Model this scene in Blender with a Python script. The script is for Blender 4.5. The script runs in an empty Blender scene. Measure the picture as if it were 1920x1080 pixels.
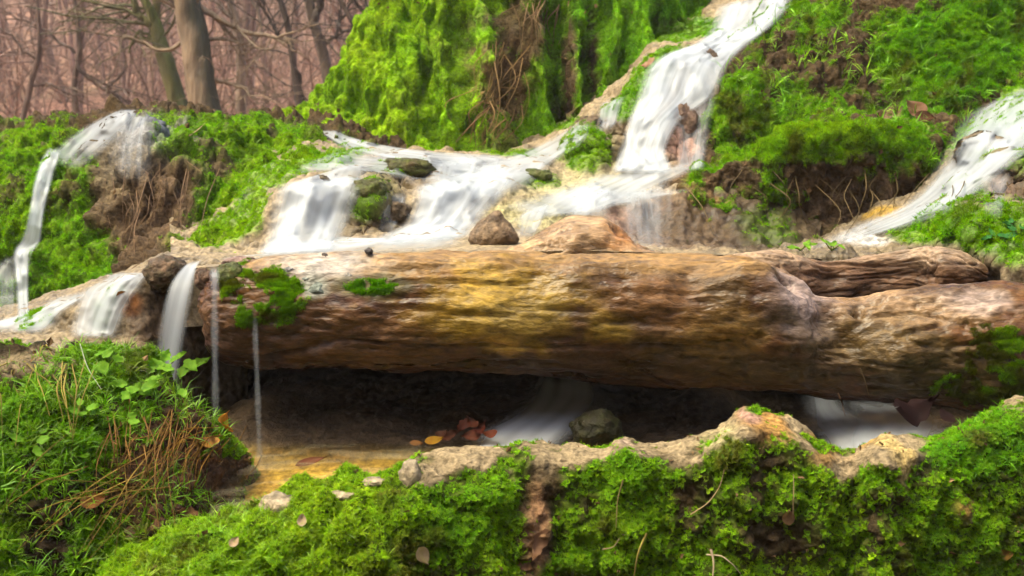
import bpy, math, random
import numpy as np
from mathutils import Vector
from mathutils.bvhtree import BVHTree

random.seed(7)
rng = np.random.default_rng(11)
SC = bpy.context.scene
COL = SC.collection

# ------------------------------------------------------------------ camera
CZ = 1.5
FPX = 2059.0
PITCH = math.atan(240.0 / FPX)
cam_d = bpy.data.cameras.new('camera')
cam = bpy.data.objects.new('camera', cam_d)
COL.objects.link(cam)
cam.location = (0, 0, CZ)
cam.rotation_euler = (math.pi / 2 - PITCH, 0, 0)
cam_d.sensor_width = 36.0
cam_d.lens = 36.0 * FPX / 1920.0
cam_d.clip_start = 0.05
cam_d.clip_end = 2000
cam_d.dof.use_dof = True
cam_d.dof.focus_distance = 2.9
cam_d.dof.aperture_fstop = 5.0
SC.camera = cam

# ------------------------------------------------------------------ light
SUN_EL, SUN_AZ = math.radians(66), math.radians(-105)   # azimuth from +Y towards +X
world = bpy.data.worlds.new('World')
SC.world = world
world.use_nodes = True
wn = world.node_tree
sky = wn.nodes.new('ShaderNodeTexSky')
sky.sky_type = 'NISHITA'
sky.sun_disc = False
sky.sun_elevation = SUN_EL
sky.sun_rotation = SUN_AZ
sky.air_density = 0.8
sky.dust_density = 5.0
sky.ozone_density = 0.3
bg = wn.nodes['Background']
bg.inputs['Strength'].default_value = 0.15
wn.links.new(sky.outputs[0], bg.inputs['Color'])
sun_d = bpy.data.lights.new('sun', 'SUN')
sun_d.energy = 1.5
sun_d.angle = math.radians(40)
sun_d.color = (1.0, 0.93, 0.58)
sun = bpy.data.objects.new('sun', sun_d)
COL.objects.link(sun)
sdir = Vector((math.sin(SUN_AZ) * math.cos(SUN_EL), math.cos(SUN_AZ) * math.cos(SUN_EL), math.sin(SUN_EL)))
sun.rotation_euler = sdir.to_track_quat('Z', 'Y').to_euler()
SC.view_settings.view_transform = 'Standard'
SC.view_settings.look = 'None'
SC.view_settings.exposure = 1.78
SC.view_settings.gamma = 1.0
SC.cycles.max_bounces = 5
SC.cycles.diffuse_bounces = 3
SC.cycles.glossy_bounces = 2
SC.cycles.transparent_max_bounces = 10
SC.cycles.use_adaptive_sampling = True
SC.cycles.adaptive_threshold = 0.03
SC.cycles.volume_bounces = 0
SC.cycles.use_denoising = True

# ------------------------------------------------------------------ maths helpers
SP, CP = math.sin(PITCH), math.cos(PITCH)

def P(px, py, Y):
    """world point at distance Y along the line of sight through a photograph position"""
    px = np.asarray(px, float); py = np.asarray(py, float); Y = np.asarray(Y, float)
    u = (px - 960.0) / FPX
    v = (540.0 - py) / FPX
    dy = CP + SP * v
    dz = -SP + CP * v
    return np.stack([u / dy * Y, Y + 0 * u, CZ + dz / dy * Y], -1)

def proj(p):
    x, y, z = p[..., 0], p[..., 1], p[..., 2] - CZ
    d = y * CP - z * SP
    h = y * SP + z * CP
    return 960 + FPX * x / d, 540 - FPX * h / d

def _hash(ix, iy, iz):
    h = (ix.astype(np.uint32) * np.uint32(374761393) + iy.astype(np.uint32) * np.uint32(668265263)
         + iz.astype(np.uint32) * np.uint32(2147483647 - 58))
    h = (h ^ (h >> np.uint32(13))) * np.uint32(1274126177)
    h = h ^ (h >> np.uint32(16))
    return h

_G = rng.normal(size=(256, 3)); _G /= np.linalg.norm(_G, axis=1)[:, None]; _G = _G.astype(np.float32)

def pn(p):
    """gradient noise, about -0.7..0.7"""
    f0 = np.floor(p)
    f = (p - f0).astype(np.float32)
    i = f0.astype(np.int32)
    w = f * f * f * (f * (f * 6 - 15) + 10)
    out = 0
    for a in (0, 1):
        for b in (0, 1):
            for c in (0, 1):
                g = _G[_hash(i[..., 0] + a, i[..., 1] + b, i[..., 2] + c) & np.uint32(255)]
                d = g[..., 0] * (f[..., 0] - a) + g[..., 1] * (f[..., 1] - b) + g[..., 2] * (f[..., 2] - c)
                wa = w[..., 0] if a else 1 - w[..., 0]
                wb = w[..., 1] if b else 1 - w[..., 1]
                wc = w[..., 2] if c else 1 - w[..., 2]
                out = out + d * wa * wb * wc
    return out

def fbm(p, o=4, gain=0.5):
    s, a = 0, 1.0
    for k in range(o):
        s = s + a * pn(p + 17.3 * k)
        p = p * 2.03
        a *= gain
    return s

def sstep(a, b, x):
    t = np.clip((x - a) / (b - a), 0, 1)
    return t * t * (3 - 2 * t)

def hermite(xk, yk, xs):
    """monotone-ish cubic through knots, along axis 0"""
    xk = np.asarray(xk, float); yk = np.asarray(yk, float); xs = np.asarray(xs, float)
    h = np.diff(xk)
    sh = (slice(None),) + (None,) * (yk.ndim - 1)
    d = np.diff(yk, axis=0) / h[sh]
    m = np.zeros_like(yk)
    if len(xk) > 2:
        w1 = (2 * h[1:] + h[:-1])[sh]; w2 = (h[1:] + 2 * h[:-1])[sh]
        same = d[1:] * d[:-1] > 0
        with np.errstate(divide='ignore', invalid='ignore'):
            hm = (w1 + w2) / (w1 / d[:-1] + w2 / d[1:])
        m[1:-1] = np.where(same, hm, 0)
    m[0] = d[0]; m[-1] = d[-1]
    k = np.clip(np.searchsorted(xk, xs, side='right') - 1, 0, len(xk) - 2)
    t = ((xs - xk[k]) / h[k])[sh]
    hh = h[k][sh]
    return ((2 * t**3 - 3 * t**2 + 1) * yk[k] + (t**3 - 2 * t**2 + t) * hh * m[k]
            + (-2 * t**3 + 3 * t**2) * yk[k + 1] + (t**3 - t**2) * hh * m[k + 1])

def grid_normals(g):
    du = np.gradient(g, axis=0); dv = np.gradient(g, axis=1)
    n = np.cross(du, dv)
    l = np.linalg.norm(n, axis=-1, keepdims=True)
    return n / np.maximum(l, 1e-9)

def loft(stations, nu, nv, el=0, er=0):
    """stations: (px, [(py, Y) or (px, py, Y), ...]) -> grid nu x nv x 3 (rows bottom to top)"""
    xs = np.array([s[0] for s in stations], float)
    C = np.array([[(s[0],) + tuple(q) if len(q) == 2 else tuple(q) for q in s[1]] for s in stations], float)
    W = P(C[..., 0], C[..., 1], C[..., 2])
    xu = np.linspace(xs[0], xs[-1], nu)
    A = hermite(xs, W, xu)                       # nu x rows x 3
    sx = np.array([0.04, 0, 0])                  # the landform goes on beyond the frame
    A = np.concatenate([A[:1] - sx * k for k in range(el, 0, -1)] + [A] + [A[-1:] + sx * k for k in range(1, er + 1)], 0)
    seg = np.linalg.norm(np.diff(W, axis=1), axis=-1).mean(0) + 0.02
    kn = np.concatenate([[0], np.cumsum(seg)])
    # fewer samples per metre on far segments
    B = hermite(kn, A.transpose(1, 0, 2), np.linspace(0, kn[-1], nv))
    return B.transpose(1, 0, 2).copy()

# ------------------------------------------------------------------ mesh helpers
def raw_mesh(name, verts, faces, cols=None, mat=None, smooth=True, uv=None):
    """verts Nx3, faces MxK (numpy)"""
    verts = np.asarray(verts, np.float32); faces = np.asarray(faces, np.int32)
    me = bpy.data.meshes.new(name)
    n, (m, k) = len(verts), faces.shape
    me.vertices.add(n); me.vertices.foreach_set('co', verts.ravel())
    me.loops.add(m * k); me.loops.foreach_set('vertex_index', faces.ravel())
    me.polygons.add(m)
    me.polygons.foreach_set('loop_start', np.arange(0, m * k, k, dtype=np.int32))
    me.polygons.foreach_set('loop_total', np.full(m, k, np.int32))
    me.polygons.foreach_set('use_smooth', np.full(m, smooth, bool))
    me.update(calc_edges=True)
    if cols is not None:
        a = me.color_attributes.new('Col', 'FLOAT_COLOR', 'POINT')
        c = np.ones((n, 4), np.float32); c[:, :cols.shape[-1]] = cols.reshape(n, -1)
        a.data.foreach_set('color', c.ravel())
    if uv is not None:
        l = me.uv_layers.new(name='UVMap')
        l.data.foreach_set('uv', np.asarray(uv, np.float32)[faces.ravel()].ravel())
    if mat is not None:
        me.materials.append(mat)
    me.validate()
    return me

def grid_faces(nu, nv, wrap=False):
    if wrap:
        i, j = np.meshgrid(np.arange(nu - 1), np.arange(nv), indexing='ij')
        j2 = (j + 1) % nv
    else:
        i, j = np.meshgrid(np.arange(nu - 1), np.arange(nv - 1), indexing='ij')
        j2 = j + 1
    return np.stack([i * nv + j, (i + 1) * nv + j, (i + 1) * nv + j2, i * nv + j2], -1).reshape(-1, 4)

def link(name, me, parent=None, label=None, cat=None, group=None, kind=None):
    o = bpy.data.objects.new(name, me)
    COL.objects.link(o)
    if parent: o.parent = parent
    if label: o['label'] = label
    if cat: o['category'] = cat
    if group: o['group'] = group
    if kind: o['kind'] = kind
    return o

def empty(name, loc, label, cat, group=None):
    o = link(name, None, None, label, cat, group)
    o.location = loc
    o.empty_display_size = 0.05
    return o

# ------------------------------------------------------------------ materials
def new_mat(name):
    m = bpy.data.materials.new(name); m.use_nodes = True
    nt = m.node_tree
    for n in list(nt.nodes):
        if n.type != 'OUTPUT_MATERIAL': nt.nodes.remove(n)
    return m, nt, nt.nodes['Material Output']

def N(nt, t, **kw):
    n = nt.nodes.new(t)
    for k, v in kw.items():
        if k in n.inputs.keys(): n.inputs[k].default_value = v
        else: setattr(n, k, v)
    return n

def ground_mat(name, rough=(0.45, 0.85), bump=0.5, fine=90.0, var=0.5, spec=0.4, stretch=(1, 1, 1), bdist=0.01):
    m, nt, out = new_mat(name)
    L = nt.links.new
    att = N(nt, 'ShaderNodeVertexColor', layer_name='Col')
    tc = N(nt, 'ShaderNodeTexCoord')
    mp = N(nt, 'ShaderNodeMapping'); mp.inputs['Scale'].default_value = stretch
    L(tc.outputs['Object'], mp.inputs[0])
    n1 = N(nt, 'ShaderNodeTexNoise', Scale=fine, Detail=2.5, Roughness=0.65)
    n2 = N(nt, 'ShaderNodeTexNoise', Scale=fine * 0.17, Detail=2.5, Roughness=0.6)
    for n in (n1, n2): L(mp.outputs[0], n.inputs['Vector'])
    r1 = N(nt, 'ShaderNodeMapRange'); r1.inputs[1].default_value = 0.3; r1.inputs[2].default_value = 0.7
    r1.inputs[3].default_value = 1 - var; r1.inputs[4].default_value = 1 + var
    L(n1.outputs[0], r1.inputs[0])
    r2 = N(nt, 'ShaderNodeMapRange'); r2.inputs[1].default_value = 0.3; r2.inputs[2].default_value = 0.7
    r2.inputs[3].default_value = 1 - var * 0.6; r2.inputs[4].default_value = 1 + var * 0.6
    L(n2.outputs[0], r2.inputs[0])
    mu = N(nt, 'ShaderNodeMath', operation='MULTIPLY'); L(r1.outputs[0], mu.inputs[0]); L(r2.outputs[0], mu.inputs[1])
    mx = N(nt, 'ShaderNodeVectorMath', operation='SCALE'); L(att.outputs[0], mx.inputs[0]); L(mu.outputs[0], mx.inputs['Scale'])
    b = N(nt, 'ShaderNodeBsdfPrincipled')
    b.inputs['Specular IOR Level'].default_value = spec
    L(mx.outputs[0], b.inputs['Base Color'])
    rr = N(nt, 'ShaderNodeMapRange'); rr.inputs[1].default_value = 0.35; rr.inputs[2].default_value = 0.65
    rr.inputs[3].default_value = rough[0]; rr.inputs[4].default_value = rough[1]
    L(n2.outputs[0], rr.inputs[0]); L(rr.outputs[0], b.inputs['Roughness'])
    bp = N(nt, 'ShaderNodeBump', Strength=bump, Distance=bdist)
    ad = N(nt, 'ShaderNodeMath', operation='MULTIPLY_ADD'); ad.inputs[1].default_value = 2.5
    L(n2.outputs[0], ad.inputs[0]); L(n1.outputs[0], ad.inputs[2])
    L(ad.outputs[0], bp.inputs['Height']); L(bp.outputs[0], b.inputs['Normal'])
    L(b.outputs[0], out.inputs[0])
    return m

def leaf_mat(name, trans=0.35, rough=0.5, spec=0.3, inst=False):
    m, nt, out = new_mat(name)
    L = nt.links.new
    vc = N(nt, 'ShaderNodeVertexColor', layer_name='Col')
    att = vc
    if inst:
        ti = N(nt, 'ShaderNodeAttribute', attribute_type='INSTANCER', attribute_name='tint')
        att = N(nt, 'ShaderNodeVectorMath', operation='MULTIPLY')
        L(vc.outputs[0], att.inputs[0]); L(ti.outputs['Color'], att.inputs[1])
    b = N(nt, 'ShaderNodeBsdfPrincipled', Roughness=rough)
    b.inputs['Specular IOR Level'].default_value = spec
    t = N(nt, 'ShaderNodeBsdfTranslucent')
    mx = N(nt, 'ShaderNodeMixShader'); mx.inputs[0].default_value = trans
    L(att.outputs[0], b.inputs['Base Color']); L(att.outputs[0], t.inputs['Color'])
    L(b.outputs[0], mx.inputs[1]); L(t.outputs[0], mx.inputs[2]); L(mx.outputs[0], out.inputs[0])
    return m

def water_mat(name, freq=38.0, lo=0.30, hi=0.70, tint=(0.60, 0.64, 0.665)):
    """silky falling water: streaks along the flow, thin where the attribute says so"""
    m, nt, out = new_mat(name)
    L = nt.links.new
    uv = N(nt, 'ShaderNodeUVMap', uv_map='UVMap')
    att = N(nt, 'ShaderNodeVertexColor', layer_name='Col')
    sep = N(nt, 'ShaderNodeSeparateColor'); L(att.outputs[0], sep.inputs[0])
    mp = N(nt, 'ShaderNodeMapping'); mp.inputs['Scale'].default_value = (freq, 0.9, 1)
    L(uv.outputs[0], mp.inputs[0])
    n1 = N(nt, 'ShaderNodeTexNoise', Scale=1.0, Detail=2.0, Roughness=0.45, Distortion=0.0); L(mp.outputs[0], n1.inputs['Vector'])
    r = N(nt, 'ShaderNodeMapRange', interpolation_type='SMOOTHSTEP'); r.inputs[1].default_value = lo; r.inputs[2].default_value = hi
    r.inputs[3].default_value = 0.5; r.inputs[4].default_value = 1.0
    L(n1.outputs[0], r.inputs[0])
    mp2 = N(nt, 'ShaderNodeMapping'); mp2.inputs['Scale'].default_value = (freq * 0.30, 0.5, 1); L(uv.outputs[0], mp2.inputs[0])
    n2 = N(nt, 'ShaderNodeTexNoise', Scale=1.0, Detail=1.0); L(mp2.outputs[0], n2.inputs['Vector'])
    rl = N(nt, 'ShaderNodeMapRange', interpolation_type='SMOOTHSTEP'); rl.inputs[1].default_value = 0.32; rl.inputs[2].default_value = 0.58
    rl.inputs[3].default_value = 0.25; rl.inputs[4].default_value = 1.0; L(n2.outputs[0], rl.inputs[0])
    rm = N(nt, 'ShaderNodeMath', operation='MULTIPLY'); L(r.outputs[0], rm.inputs[0]); L(rl.outputs[0], rm.inputs[1])
    # thick water (attribute near 1) closes the gaps between streaks
    mxv = N(nt, 'ShaderNodeMix', data_type='FLOAT')
    L(sep.outputs[1], mxv.inputs['Factor']); L(rm.outputs[0], mxv.inputs['A']); mxv.inputs['B'].default_value = 1.0
    al = N(nt, 'ShaderNodeMath', operation='MULTIPLY', use_clamp=True)
    L(sep.outputs[0], al.inputs[0]); L(mxv.outputs[0], al.inputs[1])
    d = N(nt, 'ShaderNodeBsdfPrincipled', Roughness=0.35)
    d.inputs['Base Color'].default_value = (*tint, 1); d.inputs['Specular IOR Level'].default_value = 0.35
    t = N(nt, 'ShaderNodeBsdfTranslucent'); t.inputs[0].default_value = (*tint, 1)
    ms = N(nt, 'ShaderNodeMixShader'); ms.inputs[0].default_value = 0.45
    L(d.outputs[0], ms.inputs[1]); L(t.outputs[0], ms.inputs[2])
    bp = N(nt, 'ShaderNodeBump', Strength=0.08, Distance=0.012); L(n1.outputs[0], bp.inputs['Height']); L(bp.outputs[0], d.inputs['Normal'])
    tr = N(nt, 'ShaderNodeBsdfTransparent')
    mo = N(nt, 'ShaderNodeMixShader')
    L(al.outputs[0], mo.inputs[0]); L(tr.outputs[0], mo.inputs[1]); L(ms.outputs[0], mo.inputs[2])
    L(mo.outputs[0], out.inputs[0])
    return m

M_TUFA = ground_mat('tufa_and_soil', rough=(0.35, 0.75), bump=0.5, fine=70, var=0.5, spec=0.2)
M_EARTH = ground_mat('mossy_earth', rough=(0.6, 0.95), bump=0.9, fine=80, var=0.55, spec=0.06)
M_WET = ground_mat('dark_wet_earth', rough=(0.5, 0.85), bump=0.8, fine=60, var=0.5, spec=0.12)
M_WOOD = ground_mat('weathered_wet_wood', rough=(0.2, 0.58), bump=0.7, fine=60, var=0.55, spec=0.2, stretch=(0.55, 1.2, 1.2), bdist=0.008)
M_STONE = ground_mat('stone', rough=(0.45, 0.8), bump=0.9, fine=60, var=0.5, spec=0.15)
M_BARK = ground_mat('tree_bark', rough=(0.7, 0.95), bump=1.0, fine=12, var=0.4, stretch=(1, 1, 0.25), bdist=0.05)
M_LITTER = ground_mat('leaf_litter', rough=(0.8, 1.0), bump=1.0, fine=16, var=0.7, bdist=0.1, spec=0.1)
M_MOSS = leaf_mat('moss_leaves', 0.5, 0.6, 0.12, True)
M_GRASS = leaf_mat('grass_blades', 0.35, 0.45, 0.3, True)
M_FRESH = leaf_mat('fresh_leaves', 0.4, 0.6, 0.1)
M_DRY = leaf_mat('dry_leaves', 0.2, 0.7, 0.06)
M_FALL = water_mat('falling_water')
M_FLOW = water_mat('flowing_water', freq=20, lo=0.28, hi=0.72)

# colours (albedo)
TUFA = np.array([0.200, 0.152, 0.085]); TUFA_P = np.array([0.17, 0.11, 0.075]); SOIL = np.array([0.040, 0.026, 0.012])
DARK = np.array([0.040, 0.026, 0.014]); MOSSBED = np.array([0.075, 0.125, 0.006])
OLIVE = np.array([0.09, 0.085, 0.02]); OCHRE = np.array([0.26, 0.16, 0.02]); STRAW = np.array([0.34, 0.22, 0.10])

G_Y = np.array([0.320, 0.460, 0.001]); G_M = np.array([0.185, 0.390, 0.001]); G_D = np.array([0.080, 0.320, 0.002]); G_O = np.array([0.110, 0.105, 0.007])
# ------------------------------------------------------------------ terrain patches
class Patch:
    def __init__(s, g, base):
        s.g = g
        s.n = grid_normals(g)
        s.col = np.broadcast_to(base, g.shape).copy()
        s.moss = np.zeros(g.shape[:2])            # moss cover
        s.hue = np.zeros(g.shape[:2])             # -1 yellow-green .. 1 deep green
        s.grass = np.zeros(g.shape[:2])
        s.cache = None
    def disp(s, d):
        s.g = s.g + s.n * d[..., None]
        s.n = grid_normals(s.g)
    def at(s, px, py):
        a = s.g[::2, ::2]
        x, y = proj(a)
        k = np.argmin(((x - px)**2 + (y - py)**2) + a[..., 1] * 40)
        return a.reshape(-1, 3)[k]
    def w(s, px, py, r, ry=None, soft=0.5, noise=0.5, ns=14.0):
        c = s.at(px, py)
        sc = c[1] / FPX
        d = s.g - c
        rx = r * sc; rz = (ry or r) * sc
        q = np.sqrt((d[..., 0] / rx)**2 + (d[..., 2] / rz)**2 + (d[..., 1] / (2.2 * max(rx, rz)))**2)
        return 1 - sstep(1 - soft, 1 + soft, q + noise * s.nz(ns))
    def nz(s, ns):
        if s.cache is None or s.cache[0] != ns: s.cache = (ns, fbm(s.g * ns + 3.1, 3))
        return s.cache[1]
    def paint(s, px, py, r, c, ry=None, k=1.0, **kw):
        w = (s.w(px, py, r, ry, **kw) * k)[..., None]
        s.col = s.col * (1 - w) + np.asarray(c) * w
    def mossy(s, px, py, r, ry=None, k=1.0, hue=None, **kw):
        w = s.w(px, py, r, ry, **kw)
        if k >= 0: s.moss = np.maximum(s.moss, w * k)
        else: s.moss = s.moss * (1 + w * k)
        if hue is not None: s.hue = s.hue * (1 - w) + hue * w
    def bump(s, px, py, r, h, ry=None, **kw):
        kw.setdefault('noise', 0.25)
        w = s.w(px, py, r, ry, soft=0.9, **kw)
        s.disp(w * h)
    def build(s, name, mat, label, bedk=0.45):
        h = s.hue + 0.5 * fbm(s.g * 5 + 2.2, 2)
        a = np.clip(-h, 0, 1)[..., None]; b = np.clip(h, 0, 1)[..., None]
        bed = (G_M * (1 - a - b).clip(0, 1) + G_Y * a + G_D * b) * bedk * (1 + 0.5 * s.nz(14.0)[..., None])
        mm = 0.9 * sstep(0.05, 0.7, s.moss)[..., None]
        c = s.col * (1 - mm) + bed * mm
        nu, nv = s.g.shape[:2]
        me = raw_mesh(name, s.g.reshape(-1, 3), grid_faces(nu, nv), c.reshape(-1, 3), mat)
        return link(name, me, label=label, kind='structure')

def billow(p, o=2):
    """rounded pillows with sharp creases between them"""
    s, a = 0, 1.0
    for k in range(o):
        s = s + a * (np.abs(pn(p + 5.3 * k)) * 2 - 0.45)
        p = p * 2.07; a *= 0.5
    return s

def ridged(p, o=3):
    s, a = 0, 1.0
    for k in range(o):
        s = s + a * (0.5 - np.abs(pn(p + 9.7 * k)) * 1.4)
        p = p * 2.1; a *= 0.5
    return s

patches = {}

# --- left bank
S = [(-260, [(760, 3.9), (600, 4.05), (450, 4.2), (330, 4.35), (265, 4.7), (245, 5.6), (260, 8)]),
     (0, [(760, 3.8), (590, 4.0), (450, 4.15), (330, 4.35), (262, 4.7), (240, 5.5), (255, 8)]),
     (80, [(760, 3.75), (585, 3.95), (440, 4.1), (330, 4.3), (243, 4.7), (230, 5.5), (250, 8)]),
     (160, [(760, 3.6), (570, 3.8), (430, 4.05), (310, 4.25), (228, 4.65), (218, 5.5), (245, 8)]),
     (240, [(600, 3.6), (530, 3.7), (420, 3.95), (300, 4.1), (212, 4.55), (208, 5.4), (240, 8)]),
     (330, [(560, 3.5), (490, 3.6), (400, 3.95), (300, 4.2), (215, 4.6), (214, 5.4), (240, 8)]),
     (430, [(520, 3.5), (470, 3.65), (390, 4.05), (300, 4.35), (224, 4.7), (220, 5.5), (240, 8)]),
     (540, [(500, 3.6), (450, 3.75), (370, 4.1), (300, 4.4), (227, 4.9), (220, 5.7), (240, 8)]),
     (640, [(450, 3.9), (400, 4.0), (340, 4.25), (290, 4.55), (232, 5.1), (220, 5.9), (240, 8)]),
     (760, [(420, 4.2), (380, 4.3), (330, 4.5), (300, 4.8), (265, 5.2), (250, 6), (250, 8)])]
p = Patch(loft(S, 380, 300, 40, 0), SOIL * 1.2)
g = p.g
near = 1 - sstep(5.6, 7.5, g[..., 1])
p.disp(near * (0.07 * fbm(g * 4, 3) + 0.075 * billow(g * np.array([8, 8, 5.0])) + 0.025 * billow(g * np.array([22, 22, 16])) + 0.012 * ridged(g * 26)))
p.disp(near * 0.012 * fbm(g * 45, 2))
p.paint(260, 300, 120, TUFA * 0.55, 90)
p.paint(280, 240, 70, [0.20, 0.19, 0.18], 40)
p.paint(330, 400, 120, [0.085, 0.055, 0.030], 130)
p.mossy(0, 400, 130, 200, hue=0.0); p.mossy(60, 250, 90, 25, hue=-0.2)
p.mossy(130, 520, 120, 90, hue=0.2, k=0.95); p.mossy(130, 390, 45, 120, hue=0.1, k=0.8)
p.mossy(450, 260, 130, 60, hue=0.1, k=0.85); p.mossy(560, 300, 130, 90, hue=-0.2)
p.mossy(470, 400, 130, 90, hue=-0.25); p.mossy(370, 390, 30, 80, hue=0.2, k=0.8)
p.mossy(330, 225, 60, 20, k=0.6)
p.mossy(290, 410, 80, 110, k=-0.75); p.mossy(230, 260, 70, 40, k=-0.7)
p.moss *= 0.25 + 0.75 * sstep(-0.34, 0.0, fbm(g * 5.5 + 30, 3) + 0.25 * sstep(-1.0, -0.6, g[..., 0]))
p.moss = np.maximum(p.moss, (1 - sstep(-2.5, -2.25, p.g[..., 0])) * np.clip(0.6 + fbm(p.g * 6, 3), 0, 1))
patches['left_bank'] = p

# --- moss cliff
S = [(500, [(290, 5.6), (250, 5.7), (235, 5.8), (228, 5.9), (228, 6.3), (235, 7.5)]),
     (560, [(260, 5.4), (228, 5.45), (216, 5.6), (208, 5.8), (206, 6.2), (215, 7.5)]),
     (600, [(285, 5.3), (250, 5.35), (215, 5.5), (190, 5.7), (178, 6.0), (185, 7.5)]),
     (650, [(300, 5.2), (270, 5.25), (220, 5.35), (175, 5.55), (140, 5.9), (140, 7.5)]),
     (690, [(310, 5.15), (285, 5.2), (200, 5.3), (120, 5.5), (75, 5.8), (70, 7.5)]),
     (735, [(310, 5.1), (290, 5.15), (200, 5.25), (90, 5.4), (-20, 5.8), (-40, 7.5)]),
     (800, [(320, 5.05), (293, 5.1), (200, 5.2), (80, 5.35), (-60, 5.7), (-120, 7.5)]),
     (900, [(325, 5.0), (298, 5.05), (200, 5.15), (80, 5.3), (-80, 5.6), (-200, 7.5)]),
     (1000, [(325, 5.05), (290, 5.15), (200, 5.3), (80, 5.4), (-80, 5.7), (-250, 7.5)]),
     (1100, [(300, 5.2), (235, 5.3), (170, 5.4), (70, 5.5), (-80, 5.8), (-250, 7.5)]),
     (1200, [(260, 5.4), (190, 5.5), (130, 5.6), (60, 5.7), (-80, 5.9), (-250, 7.5)]),
     (1300, [(200, 5.7), (120, 5.8), (80, 5.85), (30, 5.95), (-80, 6.1), (-250, 7.5)]),
     (1420, [(150, 6.2), (100, 6.3), (50, 6.4), (0, 6.5), (-80, 6.7), (-250, 7.8)])]
p = Patch(loft(S, 420, 320), SOIL * 1.1)
g = p.g
def groove(px, Y, w, d, slope=0.0):
    x0 = (px - 960) / FPX * Y
    xx = g[..., 0] - x0 - slope * (g[..., 2] - 2.0) + 0.05 * pn(g * 3)
    return -d * np.exp(-(xx / w)**2)
hgt = sstep(1.45, 1.75, g[..., 2])
p.disp(0.10 * fbm(g * 2.2, 2) + (groove(1055, 5.4, 0.05, 0.28) + groove(1112, 5.5, 0.035, 0.24, 0.05) + groove(770, 5.2, 0.04, 0.14, -0.25) + groove(1165, 5.6, 0.03, 0.14, 0.1)
       + groove(975, 5.3, 0.09, 0.20, -0.2) + groove(860, 5.2, 0.05, 0.12, -0.15) + groove(1215, 5.7, 0.05, 0.1, 0.3)) * (0.3 + 0.7 * hgt))
g = p.g
p.disp(0.06 * pn(g * np.array([7, 7, 2.4])) + 0.10 * billow(g * np.array([6, 6, 2.2]) + 5, 2))
g = p.g
p.disp(0.026 * billow(g * np.array([15, 15, 4.5]), 2) + 0.005 * pn(g * 40))
p.moss[:] = 1.0
p.hue[:] = np.clip(g[..., 0] * 0.7 + 0.12, -0.35, 0.45)
p.mossy(940, 165, 60, 85, k=-0.85); p.paint(940, 165, 70, [0.12, 0.075, 0.035], 95)
p.mossy(975, 60, 60, 80, k=-0.85); p.mossy(840, 90, 60, 50, k=-0.5); p.mossy(1065, 150, 16, 130, k=-0.9)
p.mossy(1112, 100, 10, 110, k=-0.9); p.mossy(900, 30, 60, 30, k=-0.5); p.mossy(770, 190, 30, 60, k=-0.5)
p.mossy(940, 265, 50, 40, k=-0.7); p.paint(1060, 120, 30, DARK * 2, 150); p.paint(960, 60, 70, DARK * 2.5, 70)
p.mossy(1270, 60, 60, 40, k=-0.6)
patches['moss_cliff'] = p

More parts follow.
